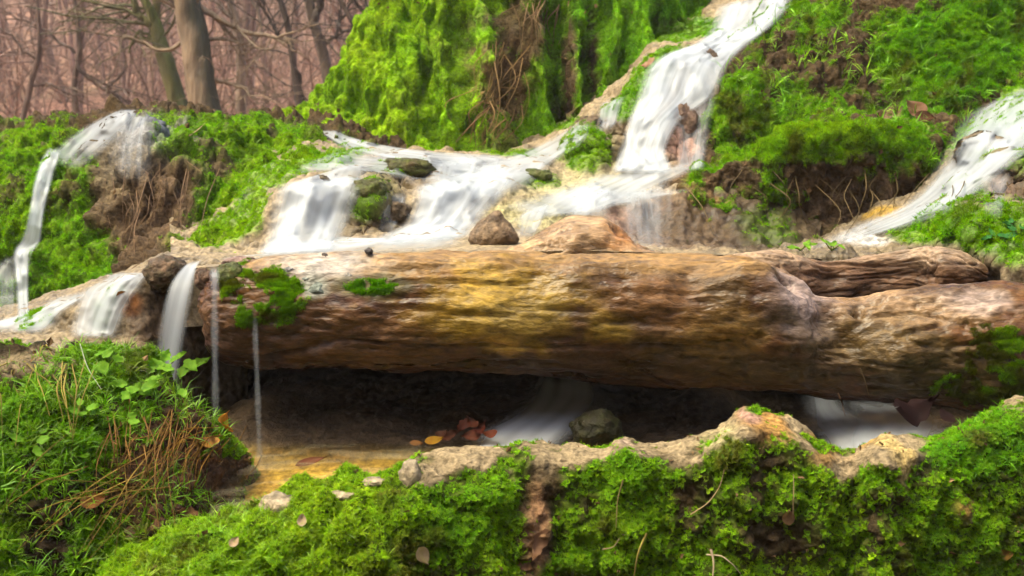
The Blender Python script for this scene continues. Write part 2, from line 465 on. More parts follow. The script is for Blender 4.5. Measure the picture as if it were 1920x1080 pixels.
# --- tufa cascade in the middle
S = [(320, [(615, 3.0), (505, 3.0), (480, 3.4), (465, 3.6), (450, 3.7), (440, 3.8), (430, 3.9), (410, 4.3), (400, 5)]),
     (420, [(608, 3.0), (498, 3.0), (476, 3.5), (460, 3.7), (440, 3.85), (420, 3.95), (400, 4.1), (380, 4.6), (350, 5.4)]),
     (480, [(602, 3.0), (492, 2.95), (470, 3.55), (420, 3.72), (380, 3.85), (345, 4.1), (310, 4.5), (295, 5.2), (280, 6)]),
     (520, [(598, 3.0), (488, 2.95), (466, 3.6), (368, 3.78), (347, 3.95), (320, 4.2), (288, 4.7), (270, 5.4), (260, 6)]),
     (580, [(593, 3.0), (483, 2.95), (464, 3.62), (342, 3.82), (328, 4.0), (302, 4.3), (268, 4.9), (258, 5.5), (250, 6.2)]),
     (640, [(590, 3.0), (480, 2.95), (460, 3.65), (332, 3.9), (320, 4.1), (290, 4.4), (264, 5.0), (252, 5.5), (245, 6.2)]),
     (700, [(588, 3.0), (478, 2.95), (450, 3.7), (374, 3.9), (352, 4.15), (302, 4.45), (284, 5.0), (272, 5.5), (265, 6.2)]),
     (760, [(586, 3.0), (476, 2.95), (442, 3.75), (376, 3.95), (346, 4.2), (304, 4.45), (292, 5.0), (282, 5.5), (275, 6.2)]),
     (820, [(585, 3.0), (475, 2.95), (436, 3.78), (360, 4.0), (340, 4.25), (302, 4.45), (292, 5.0), (282, 5.5), (275, 6.2)]),
     (880, [(584, 3.0), (474, 2.95), (432, 3.8), (354, 4.05), (334, 4.3), (302, 4.5), (294, 5.0), (282, 5.5), (275, 6.2)]),
     (940, [(583, 3.0), (473, 2.95), (430, 3.85), (354, 4.1), (322, 4.4), (300, 4.6), (294, 5.0), (282, 5.5), (275, 6.2)]),
     (1000, [(582, 3.0), (472, 2.95), (432, 3.85), (392, 4.0), (340, 4.4), (292, 4.75), (272, 5.1), (262, 5.6), (250, 6.2)]),
     (1060, [(580, 3.0), (470, 2.95), (435, 3.85), (378, 4.1), (335, 4.4), (268, 4.9), (240, 5.3), (228, 5.7), (215, 6.3)]),
     (1120, [(580, 3.0), (470, 2.95), (442, 3.85), (368, 4.15), (322, 4.45), (250, 4.75), (196, 5.3), (180, 5.7), (170, 6.3)]),
     (1180, [(582, 3.0), (472, 2.95), (452, 3.85), (362, 4.2), (314, 4.5), (180, 4.78), (148, 5.2), (130, 6), (100, 6.5)]),
     (1240, [(584, 3.0), (474, 2.95), (460, 3.85), (365, 4.2), (314, 4.5), (118, 4.85), (95, 5.3), (50, 6.2), (-40, 6.6)]),
     (1300, [(586, 3.1), (476, 3.05), (465, 3.85), (362, 4.2), (308, 4.5), (106, 4.9), (82, 5.4), (30, 6.1), (-80, 6.5)]),
     (1360, [(588, 3.25), (478, 3.2), (468, 3.85), (350, 4.2), (302, 4.5), (130, 4.9), (72, 5.5), (10, 6.0), (-100, 6.4)]),
     (1440, [(590, 3.25), (480, 3.2), (470, 3.85), (360, 4.25), (310, 4.55), (120, 5.2), (50, 5.6), (-20, 6.0), (-120, 6.4)]),
     (1540, [(595, 3.25), (485, 3.2), (475, 3.85), (380, 4.35), (330, 4.7), (120, 5.4), (30, 5.7), (-40, 6.1), (-140, 6.5)])]
p = Patch(loft(S, 460, 400), TUFA)
g = p.g
ab = sstep(3.2, 3.6, g[..., 1])
p.disp(ab * (0.05 * fbm(g * 5, 3) + 0.028 * pn(g * np.array([22, 22, 5.0])) + 0.014 * ridged(g * 26)) + 0.006 * fbm(g * 30, 3))
p.bump(700, 365, 40, 0.07, 30); p.bump(760, 318, 60, 0.06, 26); p.bump(690, 410, 30, 0.06, 40); p.bump(1105, 270, 40, 0.08, 40)
p.bump(1230, 250, 40, 0.05, 60); p.bump(1000, 330, 30, 0.05)
p.paint(760, 318, 70, SOIL * 1.3, 26); p.paint(690, 370, 50, OLIVE, 60); p.paint(690, 400, 40, SOIL * 1.6, 50); p.mossy(690, 375, 30, 40, k=0.7, hue=-0.1)
p.mossy(750, 312, 45, 16, k=0.5); p.mossy(1100, 270, 45, 45, k=0.85, hue=-0.1); p.paint(1110, 290, 50, OLIVE, 40); p.mossy(1010, 335, 40, 16, k=0.5)
p.paint(1270, 235, 70, TUFA_P, 90); p.paint(1290, 270, 40, [0.26, 0.14, 0.09], 60)
p.paint(1220, 420, 120, [0.085, 0.048, 0.026], 60); p.paint(1160, 410, 25, [0.14, 0.085, 0.055], 50); p.paint(1330, 110, 40, SOIL * 1.5, 30)
p.paint(1000, 400, 80, [0.25, 0.22, 0.10], 30); p.paint(1080, 350, 120, [0.25, 0.22, 0.11], 30); p.paint(1340, 420, 90, [0.12, 0.07, 0.035], 60)
p.mossy(480, 330, 60, 60, k=0.9, hue=-0.2); p.mossy(440, 430, 60, 40, k=0.9, hue=-0.2)
p.mossy(1250, 95, 40, 20, k=0.6)
p.mossy(520, 325, 60, 34, k=0.95, hue=-0.2); p.mossy(600, 296, 60, 26, k=0.9, hue=-0.1); p.mossy(640, 280, 50, 14, k=0.8); p.mossy(470, 400, 40, 60, k=0.9, hue=-0.2)
p.mossy(1200, 150, 40, 50, k=0.9, hue=0.1); p.mossy(1170, 190, 40, 30, k=0.8, hue=0.1); p.mossy(1280, 70, 60, 24, k=0.8, hue=0.2); p.mossy(1060, 232, 40, 12, k=0.7); p.mossy(960, 286, 60, 8, k=0.7)
p.paint(1230, 110, 60, SOIL * 1.6, 22); p.paint(1180, 175, 40, SOIL * 1.8, 50); p.paint(1120, 225, 50, SOIL * 2, 20); p.paint(1310, 60, 40, SOIL * 1.6, 40); p.mossy(1225, 120, 30, 40, k=0.9, hue=0.1); p.mossy(1310, 50, 40, 40, k=0.7, hue=0.2)
p.paint(1420, 420, 170, SOIL, 70); p.paint(1350, 340, 70, SOIL * 1.5, 22); p.paint(1290, 430, 80, [0.06, 0.038, 0.018], 50)
p.mossy(1440, 430, 70, 40, k=0.3, hue=0.1); p.mossy(1330, 345, 50, 14, k=0.6, hue=-0.2)
patches['tufa_cascade'] = p

# --- right bank
S = [(1240, [(490, 4.0), (440, 4.12), (395, 4.22), (370, 4.3), (345, 4.55), (335, 4.65), (320, 4.95), (310, 5.4)]),
     (1330, [(482, 4.0), (420, 4.1), (350, 4.15), (318, 4.2), (305, 4.45), (215, 4.6), (170, 4.78), (140, 5.4)]),
     (1400, [(482, 4.0), (410, 4.15), (335, 4.15), (298, 4.2), (290, 4.5), (180, 4.65), (110, 4.9), (40, 5.6)]),
     (1480, [(482, 4.0), (400, 4.2), (300, 4.15), (257, 4.2), (250, 4.5), (170, 4.7), (60, 5.0), (-40, 5.7)]),
     (1560, [(482, 4.0), (400, 4.2), (285, 4.12), (235, 4.17), (232, 4.5), (190, 4.7), (50, 5.0), (-60, 5.7)]),
     (1650, [(482, 4.0), (400, 4.25), (290, 4.15), (238, 4.2), (232, 4.5), (150, 4.75), (20, 5.0), (-80, 5.7)]),
     (1740, [(490, 3.95), (400, 4.3), (310, 4.25), (255, 4.3), (240, 4.5), (130, 4.7), (0, 4.9), (-100, 5.6)]),
     (1820, [(500, 4.0), (400, 4.4), (330, 4.35), (280, 4.4), (220, 4.55), (110, 4.7), (0, 4.9), (-120, 5.6)]),
     (1920, [(500, 4.1), (400, 4.5), (300, 4.5), (220, 4.5), (160, 4.6), (80, 4.8), (-20, 5), (-150, 5.6)]),
     (2180, [(500, 4.1), (400, 4.5), (260, 4.5), (180, 4.5), (120, 4.6), (50, 4.8), (-40, 5), (-180, 5.6)])]
p = Patch(loft(S, 380, 300, 0, 30), SOIL * 1.15)
g = p.g
p.disp(0.06 * fbm(g * 4, 3) + 0.05 * billow(g * np.array([9, 9, 7.0])) + 0.02 * ridged(g * 18) + 0.012 * fbm(g * 40, 2))
p.moss[:] = 0.6 * sstep(-0.2, 0.3, fbm(g * 9, 3)); p.hue[:] = 0.1
p.mossy(1560, 262, 130, 34, hue=-0.35); p.mossy(1440, 285, 70, 24, hue=-0.3); p.mossy(1680, 265, 80, 40, hue=0.1)
p.mossy(1760, 110, 110, 90, hue=0.6); p.mossy(1850, 60, 80, 70, hue=0.5); p.mossy(1530, 30, 60, 50, hue=0.2, k=0.8)
p.mossy(1420, 170, 80, 40, hue=0.0, k=0.7); p.mossy(1350, 200, 40, 30, hue=-0.1, k=0.7); p.mossy(1490, 450, 40, 30, hue=0.4, k=0.8)
p.mossy(1450, 210, 100, 50, k=0.45); p.mossy(1700, 180, 60, 60, k=0.7, hue=0.4)
p.mossy(1600, 90, 50, 70, k=-0.7); p.mossy(1600, 380, 120, 60, k=-0.8)
p.paint(1600, 380, 130, DARK * 2, 60); p.paint(1720, 220, 50, [0.16, 0.10, 0.06], 25); p.paint(1300, 400, 60, [0.15, 0.09, 0.04], 60)
p.grass[:] = 0
for (a, b, r) in ((1530, 60, 110), (1440, 180, 90), (1760, 180, 130), (1850, 60, 110), (1560, 190, 80), (1690, 250, 70), (1740, 290, 50)):
    p.grass = np.maximum(p.grass, p.w(a, b, r, r * 0.7))
p.moss *= 0.3 + 0.7 * sstep(-0.3, 0.05, fbm(g * 6 + 50, 3))
for a, b, r, q, h in ((1560, 256, 140, 30, -0.2), (1450, 280, 80, 24, -0.15), (1690, 262, 60, 24, 0.0), (1780, 105, 120, 70, 0.3), (1860, 40, 80, 60, 0.3)):
    p.mossy(a, b, r, q, hue=h)
patches['right_bank'] = p

# --- right slide
S = [(1400, [(640, 3.24), (500, 3.22), (490, 3.4), (485, 3.7), (482, 3.9), (480, 4.1)]),
     (1540, [(640, 3.24), (485, 3.22), (472, 3.4), (462, 3.6), (452, 3.8), (447, 4.1)]),
     (1640, [(640, 3.24), (482, 3.22), (463, 3.37), (440, 3.55), (412, 3.75), (395, 4.15)]),
     (1720, [(640, 3.24), (480, 3.2), (455, 3.35), (420, 3.55), (378, 3.8), (358, 4.25)]),
     (1780, [(640, 3.24), (474, 3.18), (440, 3.35), (395, 3.55), (330, 3.85), (285, 4.35)]),
     (1850, [(640, 3.24), (490, 3.0), (430, 3.28), (350, 3.55), (262, 3.95), (210, 4.5)]),
     (1920, [(640, 3.24), (520, 2.9), (430, 3.2), (320, 3.5), (215, 3.95), (160, 4.6)]),
     (2180, [(640, 3.24), (520, 2.8), (400, 3.1), (260, 3.5), (150, 4), (100, 4.7)])]
p = Patch(loft(S, 320, 220, 0, 30), TUFA * 0.62)
g = p.g
p.disp(0.035 * fbm(g * 6, 3) + 0.02 * billow(g * 14) + 0.012 * ridged(g * 25) + 0.006 * fbm(g * 50, 2))
p.bump(1850, 295, 26, 0.10, 26); p.bump(1890, 330, 40, 0.08); p.bump(1800, 420, 50, 0.08, 30); p.bump(1880, 440, 80, 0.10, 40); p.bump(1820, 360, 30, 0.06)
p.paint(1850, 300, 30, OLIVE); p.paint(1890, 340, 40, SOIL * 1.5, 50); p.paint(1860, 370, 30, TUFA_P, 40)
p.paint(1730, 430, 60, OLIVE, 24); p.paint(1650, 400, 40, OCHRE * 0.9, 16); p.paint(1610, 445, 40, [0.42, 0.40, 0.36], 10)
p.mossy(1820, 425, 80, 35, k=0.9, hue=-0.1); p.mossy(1890, 440, 80, 50, k=0.95, hue=0.2); p.mossy(1740, 440, 60, 18, k=0.7); p.mossy(1820, 360, 24, 24, k=0.7, hue=-0.3)
p.mossy(1920, 300, 30, 30, k=0.6); p.mossy(1850, 290, 22, 16, k=0.7, hue=-0.2)
p.moss = np.maximum(p.moss, sstep(1.55, 1.8, p.g[..., 0]) * np.clip(0.6 + fbm(p.g * 6, 3), 0, 1))
patches['right_slope'] = p

# --- low shelf on the left, below the bank
S = [(-260, [(665, 2.75), (628, 2.95), (612, 3.1), (600, 3.3), (590, 3.9)]),
     (0, [(655, 2.75), (625, 2.95), (607, 3.1), (598, 3.3), (585, 4.0)]),
     (100, [(660, 2.75), (630, 2.95), (582, 3.05), (567, 3.25), (555, 3.9)]),
     (180, [(670, 2.75), (633, 2.92), (552, 3.02), (542, 3.2), (530, 3.8)]),
     (260, [(700, 2.7), (640, 2.9), (527, 3.0), (517, 3.2), (500, 3.7)]),
     (300, [(780, 2.72), (690, 2.92), (537, 3.02), (503, 3.1), (485, 3.5)]),
     (360, [(860, 2.9), (720, 3.02), (545, 3.07), (498, 3.1), (480, 3.4)]),
     (460, [(860, 3.1), (720, 3.15), (565, 3.15), (505, 3.1), (482, 3.4)])]
p = Patch(loft(S, 240, 180, 30, 0), TUFA * 0.8)
g = p.g
p.disp(0.03 * fbm(g * 7, 3) + 0.014 * ridged(g * 24) + 0.005 * fbm(g * 60, 2))
p.paint(330, 640, 90, DARK * 1.5, 110); p.paint(270, 590, 30, DARK * 2, 60); p.paint(310, 510, 36, SOIL, 40); p.paint(430, 700, 70, DARK, 140)
p.mossy(190, 590, 18, 22, k=0.8, hue=-0.2); p.mossy(210, 555, 16, 14, k=0.8, hue=-0.3); p.mossy(60, 600, 40, 12, k=0.6); p.paint(245, 565, 20, [0.25, 0.10, 0.03], 20)
patches['low_shelf'] = p

# --- hollow under the log, and the stream bed
def world_loft(xs, prof, nu, nv):
    xk = np.array(xs, float)
    W = np.array([[(x, y, 0.72 + (z - 0.72) * (k if z > 0.72 else 1)) for (y, z) in prof] for x, k in xs], float)
    xk = xk[:, 0]
    A = hermite(xk, W, np.linspace(xk[0], xk[-1], nu))
    seg = np.linalg.norm(np.diff(W, axis=1), axis=-1).mean(0)
    kn = np.concatenate([[0], np.cumsum(seg)])
    return hermite(kn, A.transpose(1, 0, 2), np.linspace(0, kn[-1], nv)).transpose(1, 0, 2).copy()
prof = [(2.24, 0.45), (2.30, 0.64), (2.55, 0.68), (2.72, 0.72), (2.80, 0.775), (2.98, 0.81), (3.2, 0.85), (3.42, 0.95), (3.48, 1.08), (3.34, 1.16), (3.1, 1.19)]
bedg = world_loft([(-1.9, .1), (-1.1, .1), (-0.86, 0.35), (-0.7, 1), (-0.2, .8), (0.3, .8), (0.55, 1), (0.75, .45), (1.3, .45), (1.9, .6)], prof, 360, 200)
bedg[..., 1] = np.where(bedg[..., 0] > -0.28, np.maximum(bedg[..., 1], 2.46), bedg[..., 1])
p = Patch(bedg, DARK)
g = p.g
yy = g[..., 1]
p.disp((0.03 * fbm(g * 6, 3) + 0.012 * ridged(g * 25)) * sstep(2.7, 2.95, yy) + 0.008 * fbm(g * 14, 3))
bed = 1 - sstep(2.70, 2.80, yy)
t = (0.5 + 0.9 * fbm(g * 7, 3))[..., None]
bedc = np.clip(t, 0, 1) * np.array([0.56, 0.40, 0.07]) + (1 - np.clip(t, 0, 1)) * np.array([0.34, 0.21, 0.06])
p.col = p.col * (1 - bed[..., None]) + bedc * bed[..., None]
patches['stream_bed'] = p

# --- foreground ridge (rim of the pool)
S = [(40, [(1230, 2.3), (1165, 2.2), (1170, 2.1), (1200, 2.0), (1260, 1.9), (1340, 1.8), (1450, 1.75)]),
     (200, [(1130, 2.3), (1072, 2.2), (1080, 2.1), (1110, 2.0), (1170, 1.9), (1260, 1.8), (1400, 1.75)]),
     (330, [(1070, 2.3), (1005, 2.2), (1012, 2.12), (1040, 2.0), (1090, 1.92), (1200, 1.83), (1350, 1.78)]),
     (430, [(1030, 2.32), (966, 2.22), (973, 2.14), (1000, 2.05), (1060, 1.95), (1150, 1.88), (1300, 1.82)]),
     (540, [(990, 2.36), (926, 2.26), (933, 2.18), (960, 2.1), (1020, 2.0), (1110, 1.95), (1250, 1.9)]),
     (680, [(960, 2.4), (900, 2.3), (907, 2.2), (932, 2.13), (1000, 2.05), (1090, 2.0), (1230, 1.98)]),
     (745, [(950, 2.42), (890, 2.32), (900, 2.22), (925, 2.15), (990, 2.08), (1080, 2.03), (1230, 2.0)]),
     (790, [(930, 2.45), (852, 2.34), (863, 2.24), (893, 2.18), (960, 2.12), (1070, 2.08), (1220, 2.05)]),
     (900, [(910, 2.5), (836, 2.40), (850, 2.28), (890, 2.22), (960, 2.16), (1060, 2.12), (1200, 2.1)]),
     (1040, [(900, 2.52), (828, 2.42), (850, 2.3), (900, 2.24), (970, 2.2), (1060, 2.17), (1200, 2.15)]),
     (1130, [(900, 2.52), (838, 2.42), (858, 2.3), (900, 2.25), (970, 2.2), (1060, 2.17), (1200, 2.15)]),
     (1168, [(890, 2.5), (822, 2.4), (850, 2.28), (900, 2.24), (970, 2.2), (1060, 2.17), (1200, 2.15)]),
     (1240, [(900, 2.52), (830, 2.42), (852, 2.3), (900, 2.24), (970, 2.19), (1060, 2.16), (1200, 2.14)]),
     (1330, [(890, 2.52), (808, 2.42), (840, 2.28), (900, 2.22), (970, 2.18), (1060, 2.15), (1200, 2.13)]),
     (1400, [(880, 2.54), (768, 2.42), (800, 2.26), (870, 2.2), (960, 2.17), (1060, 2.15), (1200, 2.13)]),
     (1460, [(880, 2.54), (782, 2.42), (812, 2.28), (880, 2.22), (965, 2.18), (1060, 2.16), (1200, 2.14)]),
     (1530, [(900, 2.54), (820, 2.42), (845, 2.3), (895, 2.24), (970, 2.2), (1060, 2.17), (1200, 2.15)]),
     (1590, [(910, 2.55), (842, 2.45), (862, 2.33), (905, 2.26), (975, 2.21), (1060, 2.18), (1200, 2.15)]),
     (1660, [(890, 2.54), (812, 2.42), (848, 2.26), (900, 2.2), (970, 2.18), (1060, 2.16), (1200, 2.14)]),
     (1740, [(890, 2.56), (824, 2.46), (850, 2.32), (905, 2.25), (975, 2.2), (1060, 2.17), (1200, 2.15)]),
     (1830, [(850, 2.58), (782, 2.48), (822, 2.34), (885, 2.26), (965, 2.2), (1060, 2.17), (1200, 2.15)]),
     (1920, [(820, 2.6), (748, 2.5), (792, 2.36), (865, 2.28), (955, 2.21), (1060, 2.17), (1200, 2.15)]),
     (2180, [(740, 2.6), (690, 2.5), (740, 2.38), (820, 2.3), (930, 2.22), (1060, 2.18), (1200, 2.15)])]
for st in S:
    if st[0] >= 900:
        y2 = st[1][2][1]; k_ = min(1.0, (st[0] - 800) / 300)
        for q_, dy in ((3, 0.035), (4, 0.045), (5, 0.05), (6, 0.05)):
            st[1][q_] = (st[1][q_][0] + (250 if q_ == 6 else 0), st[1][q_][1] * (1 - k_) + (y2 - dy) * k_)
p = Patch(loft(S, 560, 240, 20, 30)[:, ::-1].copy(), SOIL)
g = p.g
X, Yp = proj(g)
crest = hermite([s[0] for s in S], np.array([P(s[0], s[1][1][0], s[1][1][1])[2] for s in S]), np.concatenate([np.full(20, 40.0), np.linspace(40, 2180, 560), np.full(30, 2180.0)]))
rk = 0.22 + 0.78 * np.maximum(sstep(0.01, 0.06, crest[:, None] - g[..., 2]), 1 - sstep(-0.3, -0.15, g[..., 0]))
p.disp(0.016 * fbm(g * 7, 3) + rk * (0.042 * billow(g * 13) + 0.012 * ridged(g * 32)) + 0.012 * fbm(g * 20, 3) * (1 - rk) + 0.003 * fbm(g * 90, 2))
g = p.g
crest = hermite([s[0] for s in S], np.array([P(s[0], s[1][1][0], s[1][1][1])[2] for s in S]), np.concatenate([np.full(20, 40.0), np.linspace(40, 2180, 560), np.full(30, 2180.0)]))
below = crest[:, None] - g[..., 2]
wt = (1 - sstep(-0.004, 0.026, below + 0.05 * fbm(g * 11, 3))) * sstep(-0.25, -0.15, g[..., 0])
p.col = p.col * (1 - wt[..., None]) + TUFA * 0.95 * wt[..., None]
p.moss = np.clip(0.66 + 1.15 * fbm(g * 7, 3), 0.12, 1) * (1 - wt)
lf = 1 - sstep(-0.35, -0.05, g[..., 0])
p.moss = np.maximum(p.moss, lf * (1 - wt)); p.hue[:] = 0.0 - 0.3 * lf
p.mossy(1000, 1000, 40, 90, k=-0.85); p.mossy(1450, 1000, 70, 50, k=-0.4); p.mossy(1480, 860, 60, 25, k=-0.6)
p.mossy(1850, 830, 110, 70, k=1.0, hue=0.4)
for a, b, r, q, c in ((1440, 790, 50, 40, [0.22, 0.12, 0.035]), (1400, 775, 20, 16, [0.24, 0.14, 0.10]), (1540, 840, 50, 20, [0.20, 0.12, 0.04]),
                      (1630, 830, 26, 20, [0.24, 0.15, 0.05]), (1700, 850, 30, 60, [0.33, 0.24, 0.09]), (1000, 1000, 26, 70, [0.22, 0.12, 0.06]),
                      (1350, 820, 40, 26, [0.22, 0.19, 0.09]), (1170, 835, 16, 16, [0.26, 0.19, 0.13]), (1800, 950, 60, 16, [0.18, 0.11, 0.03])):
    p.paint(a, b, r, c, q)
p.mossy(1690, 860, 26, 50, k=-0.9); p.mossy(1410, 800, 45, 25, k=-0.8)
p.grass = np.maximum(p.w(1850, 820, 100, 60), p.w(420, 1050, 250, 60) * 0.4)
ridge = p
patches['foreground_ridge'] = p

# --- left mound
S = [(-260, [(690, 2.95), (630, 2.7), (700, 2.45), (820, 2.28), (960, 2.15), (1080, 2.08), (1250, 2.0)]),
     (0, [(700, 2.85), (640, 2.65), (700, 2.45), (820, 2.28), (960, 2.18), (1080, 2.12), (1250, 2.05)]),
     (120, [(710, 2.85), (646, 2.65), (702, 2.46), (820, 2.3), (960, 2.22), (1080, 2.17), (1250, 2.12)]),
     (230, [(730, 2.8), (656, 2.62), (712, 2.47), (830, 2.34), (970, 2.27), (1080, 2.23), (1250, 2.2)]),
     (300, [(770, 2.75), (692, 2.6), (745, 2.46), (850, 2.34), (980, 2.22), (1080, 2.18), (1250, 2.15)]),
     (360, [(830, 2.7), (742, 2.6), (785, 2.48), (880, 2.38), (990, 2.28), (1080, 2.25), (1250, 2.22)]),
     (420, [(900, 2.72), (808, 2.62), (835, 2.55), (900, 2.48), (1000, 2.45), (1080, 2.44), (1250, 2.43)]),
     (465, [(950, 2.76), (862, 2.68), (880, 2.64), (930, 2.61), (1010, 2.6), (1080, 2.6), (1250, 2.6)]),
     (500, [(1000, 2.78), (930, 2.72), (940, 2.7), (970, 2.69), (1040, 2.68), (1090, 2.68), (1250, 2.68)])]
p = Patch(loft(S, 300, 260, 30, 0)[:, ::-1].copy(), SOIL * 0.7)
g = p.g
p.disp(0.03 * fbm(g * 6, 3) + 0.035 * billow(g * 12) + 0.010 * ridged(g * 34) + 0.004 * fbm(g * 90, 2))
p.moss = np.clip(0.4 + 1.2 * fbm(g * 6, 3), 0.03, 1); p.hue[:] = 0.1
p.mossy(330, 850, 110, 120, k=-0.8); p.mossy(440, 880, 60, 50, k=-0.7); p.mossy(200, 900, 60, 60, k=-0.5)
p.paint(330, 860, 110, [0.07, 0.035, 0.018], 130); p.paint(110, 645, 170, TUFA * 0.8, 12, k=0.9); p.mossy(110, 640, 170, 10, k=-0.8)
p.mossy(440, 830, 25, 35, k=0.9, hue=-0.1); p.paint(455, 870, 22, [0.34, 0.28, 0.2], 18)
for (a, b, r, q) in ((150, 720, 130, 60), (390, 770, 40, 50), (60, 950, 120, 120), (200, 1020, 140, 80), (80, 800, 100, 90), (300, 760, 90, 70), (300, 960, 60, 80)):
    p.grass = np.maximum(p.grass, p.w(a, b, r, q))
patches['left_mound'] = p

LBL = {'left_bank': (M_EARTH, 'brown and mossy stream bank below the bare trees'),
       'moss_cliff': (M_EARTH, 'steep bulging cliff under bright moss, top centre'),
       'tufa_cascade': (M_TUFA, 'pale tufa terraces under the central cascade behind the log'),
       'right_bank': (M_EARTH, 'grassy overhanging earth bank at upper right'),
       'right_slope': (M_TUFA, 'wet stone slope under the waterfall at the right edge'),
       'low_shelf': (M_TUFA, 'low tufa shelf at the left edge beside the log end'),
       'stream_bed': (M_WET, 'dark hollow and ochre stream bed under the log'),
       'foreground_ridge': (M_EARTH, 'mossy tufa rim in the foreground with tan crest'),
       'left_mound': (M_EARTH, 'grassy mound in the lower left foreground')}
for k, (m, l) in LBL.items():
    patches[k].build(k, m, l, 0.22 if k in ('foreground_ridge', 'left_mound') else (0.62 if k == 'moss_cliff' else 0.42))

# surface lookup used to lay water, leaves and plants on the ground
def strided(g, st):
    a = g[::st, ::st]
    nu, nv = a.shape[:2]
    return a.reshape(-1, 3), grid_faces(nu, nv)
V, F, off = [], [], 0
for k, q in patches.items():
    v, f = strided(q.g, 2)
    V.append(v); F.append(f + off); off += len(v)
BV = BVHTree.FromPolygons(np.concatenate(V).tolist(), np.concatenate(F).tolist())
EYE = Vector((0, 0, CZ))
def hit(px, py):
    d = Vector(P(px, py, 1.0)) - EYE
    h = BV.ray_cast(EYE, d.normalized())
    return (h[0], h[1]) if h[0] is not None else (None, None)
def down(x, y, z=3.0):
    h = BV.ray_cast(Vector((x, y, z)), Vector((0, 0, -1)))
    return h[0], h[1]

# ------------------------------------------------------------------ ground sheet and far hillside
n = 60
xs = np.linspace(-150, 150, n); ys = np.linspace(-100, 150, n)
gx, gy = np.meshgrid(xs, ys, indexing='ij')
gg = np.stack([gx, gy, np.full_like(gx, 0.2)], -1)
me = raw_mesh('ground', gg.reshape(-1, 3), grid_faces(n, n), np.broadcast_to(SOIL, gg.shape).reshape(-1, 3), M_LITTER)
link('ground', me, label='forest floor under and around the stream', kind='structure')
nu, nv = 200, 160
gx = np.linspace(-60, 40, nu)[:, None] + 0 * np.ones(nv)
t = np.linspace(0, 1, nv)[None, :]**1.6
gy = 7.3 + 85 * t + 0 * gx
gz = 0.9 + (gy - 7.3) * 0.10 + np.maximum(gy - 16, 0) * 0.05 + np.maximum(gy - 38, 0) * 0.28
gg = np.stack([gx, gy, gz], -1)
gg[..., 2] += (0.5 * fbm(gg * 0.12, 3) + 0.15 * fbm(gg * 0.8, 3)) * sstep(8, 16, gy)
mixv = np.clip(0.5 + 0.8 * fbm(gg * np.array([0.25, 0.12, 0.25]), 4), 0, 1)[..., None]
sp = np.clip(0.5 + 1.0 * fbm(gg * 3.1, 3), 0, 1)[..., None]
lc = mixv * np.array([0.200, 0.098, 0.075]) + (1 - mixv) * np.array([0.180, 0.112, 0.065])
lc = lc * (0.75 + 0.9 * sp)  # litter lightened: distant mist put into the colour
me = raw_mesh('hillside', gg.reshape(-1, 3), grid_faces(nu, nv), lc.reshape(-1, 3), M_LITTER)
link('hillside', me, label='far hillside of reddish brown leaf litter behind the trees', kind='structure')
nu2, nv2 = 60, 40
gx = np.linspace(-90, 90, nu2)[:, None] + np.zeros(nv2)
gy2 = -3.5 - 24 * np.linspace(0, 1, nv2)[None, :] + 0 * gx
g2 = np.stack([gx, gy2, 0.25 + np.maximum(-gy2 - 4, 0) * 1.05], -1)  # unseen slope added behind the camera to block low frontal skylight
g2[..., 2] += 0.8 * fbm(g2 * 0.15, 3) * sstep(5, 9, -gy2)
me = raw_mesh('unseen_shade_slope', g2.reshape(-1, 3), grid_faces(nu2, nv2), np.broadcast_to(np.array([0.12, 0.085, 0.05]), g2.shape).reshape(-1, 3), M_LITTER)
link('unseen_shade_slope', me, label='unseen slope behind the camera, added to darken frontal light', kind='structure')
HV = BVHTree.FromPolygons(gg.reshape(-1, 3).tolist(), grid_faces(nu, nv).tolist())

# ------------------------------------------------------------------ bare trees on the hillside
def tube(pts, rad, sides=6):
    """tapered tube along a polyline -> verts, quads"""
    pts = np.asarray(pts, float); rad = np.asarray(rad, float)
    t = np.gradient(pts, axis=0); t /= np.linalg.norm(t, axis=1)[:, None] + 1e-9
    ref = np.array([0.31, 0.9, 0.2])
    a = np.cross(t, ref); a /= np.linalg.norm(a, axis=1)[:, None] + 1e-9
    b = np.cross(t, a)
    th = np.linspace(0, 2 * math.pi, sides, endpoint=False)
    v = pts[:, None] + (a[:, None] * np.cos(th)[None, :, None] + b[:, None] * np.sin(th)[None, :, None]) * rad[:, None, None]
    return v.reshape(-1, 3), grid_faces(len(pts), sides, True)

def curve(pts, n):
    pts = np.asarray(pts, float)
    return hermite(np.arange(len(pts)), pts, np.linspace(0, len(pts) - 1, n))

class Bag:
    def __init__(s): s.v, s.f, s.c, s.o = [], [], [], 0
    def add(s, v, f, c):
        s.v.append(v); s.f.append(f + s.o); s.c.append(np.broadcast_to(c, (len(v), 3))); s.o += len(v)
    def mesh(s, name, mat, smooth=True):
        return raw_mesh(name, np.concatenate(s.v), np.concatenate(s.f), np.concatenate(s.c), mat, smooth)

def twig_path(r, p0, d, L, n=6, wob=0.25, droop=0.0):
    pts = [np.array(p0, float)]; d = np.array(d, float); d /= np.linalg.norm(d)
    for k in range(n):
        d = d + r.normal(size=3) * wob * np.array([1, .6, 1]) + np.array([0, 0, -droop]); d /= np.linalg.norm(d)
        pts.append(pts[-1] + d * L / n)
    return np.array(pts)

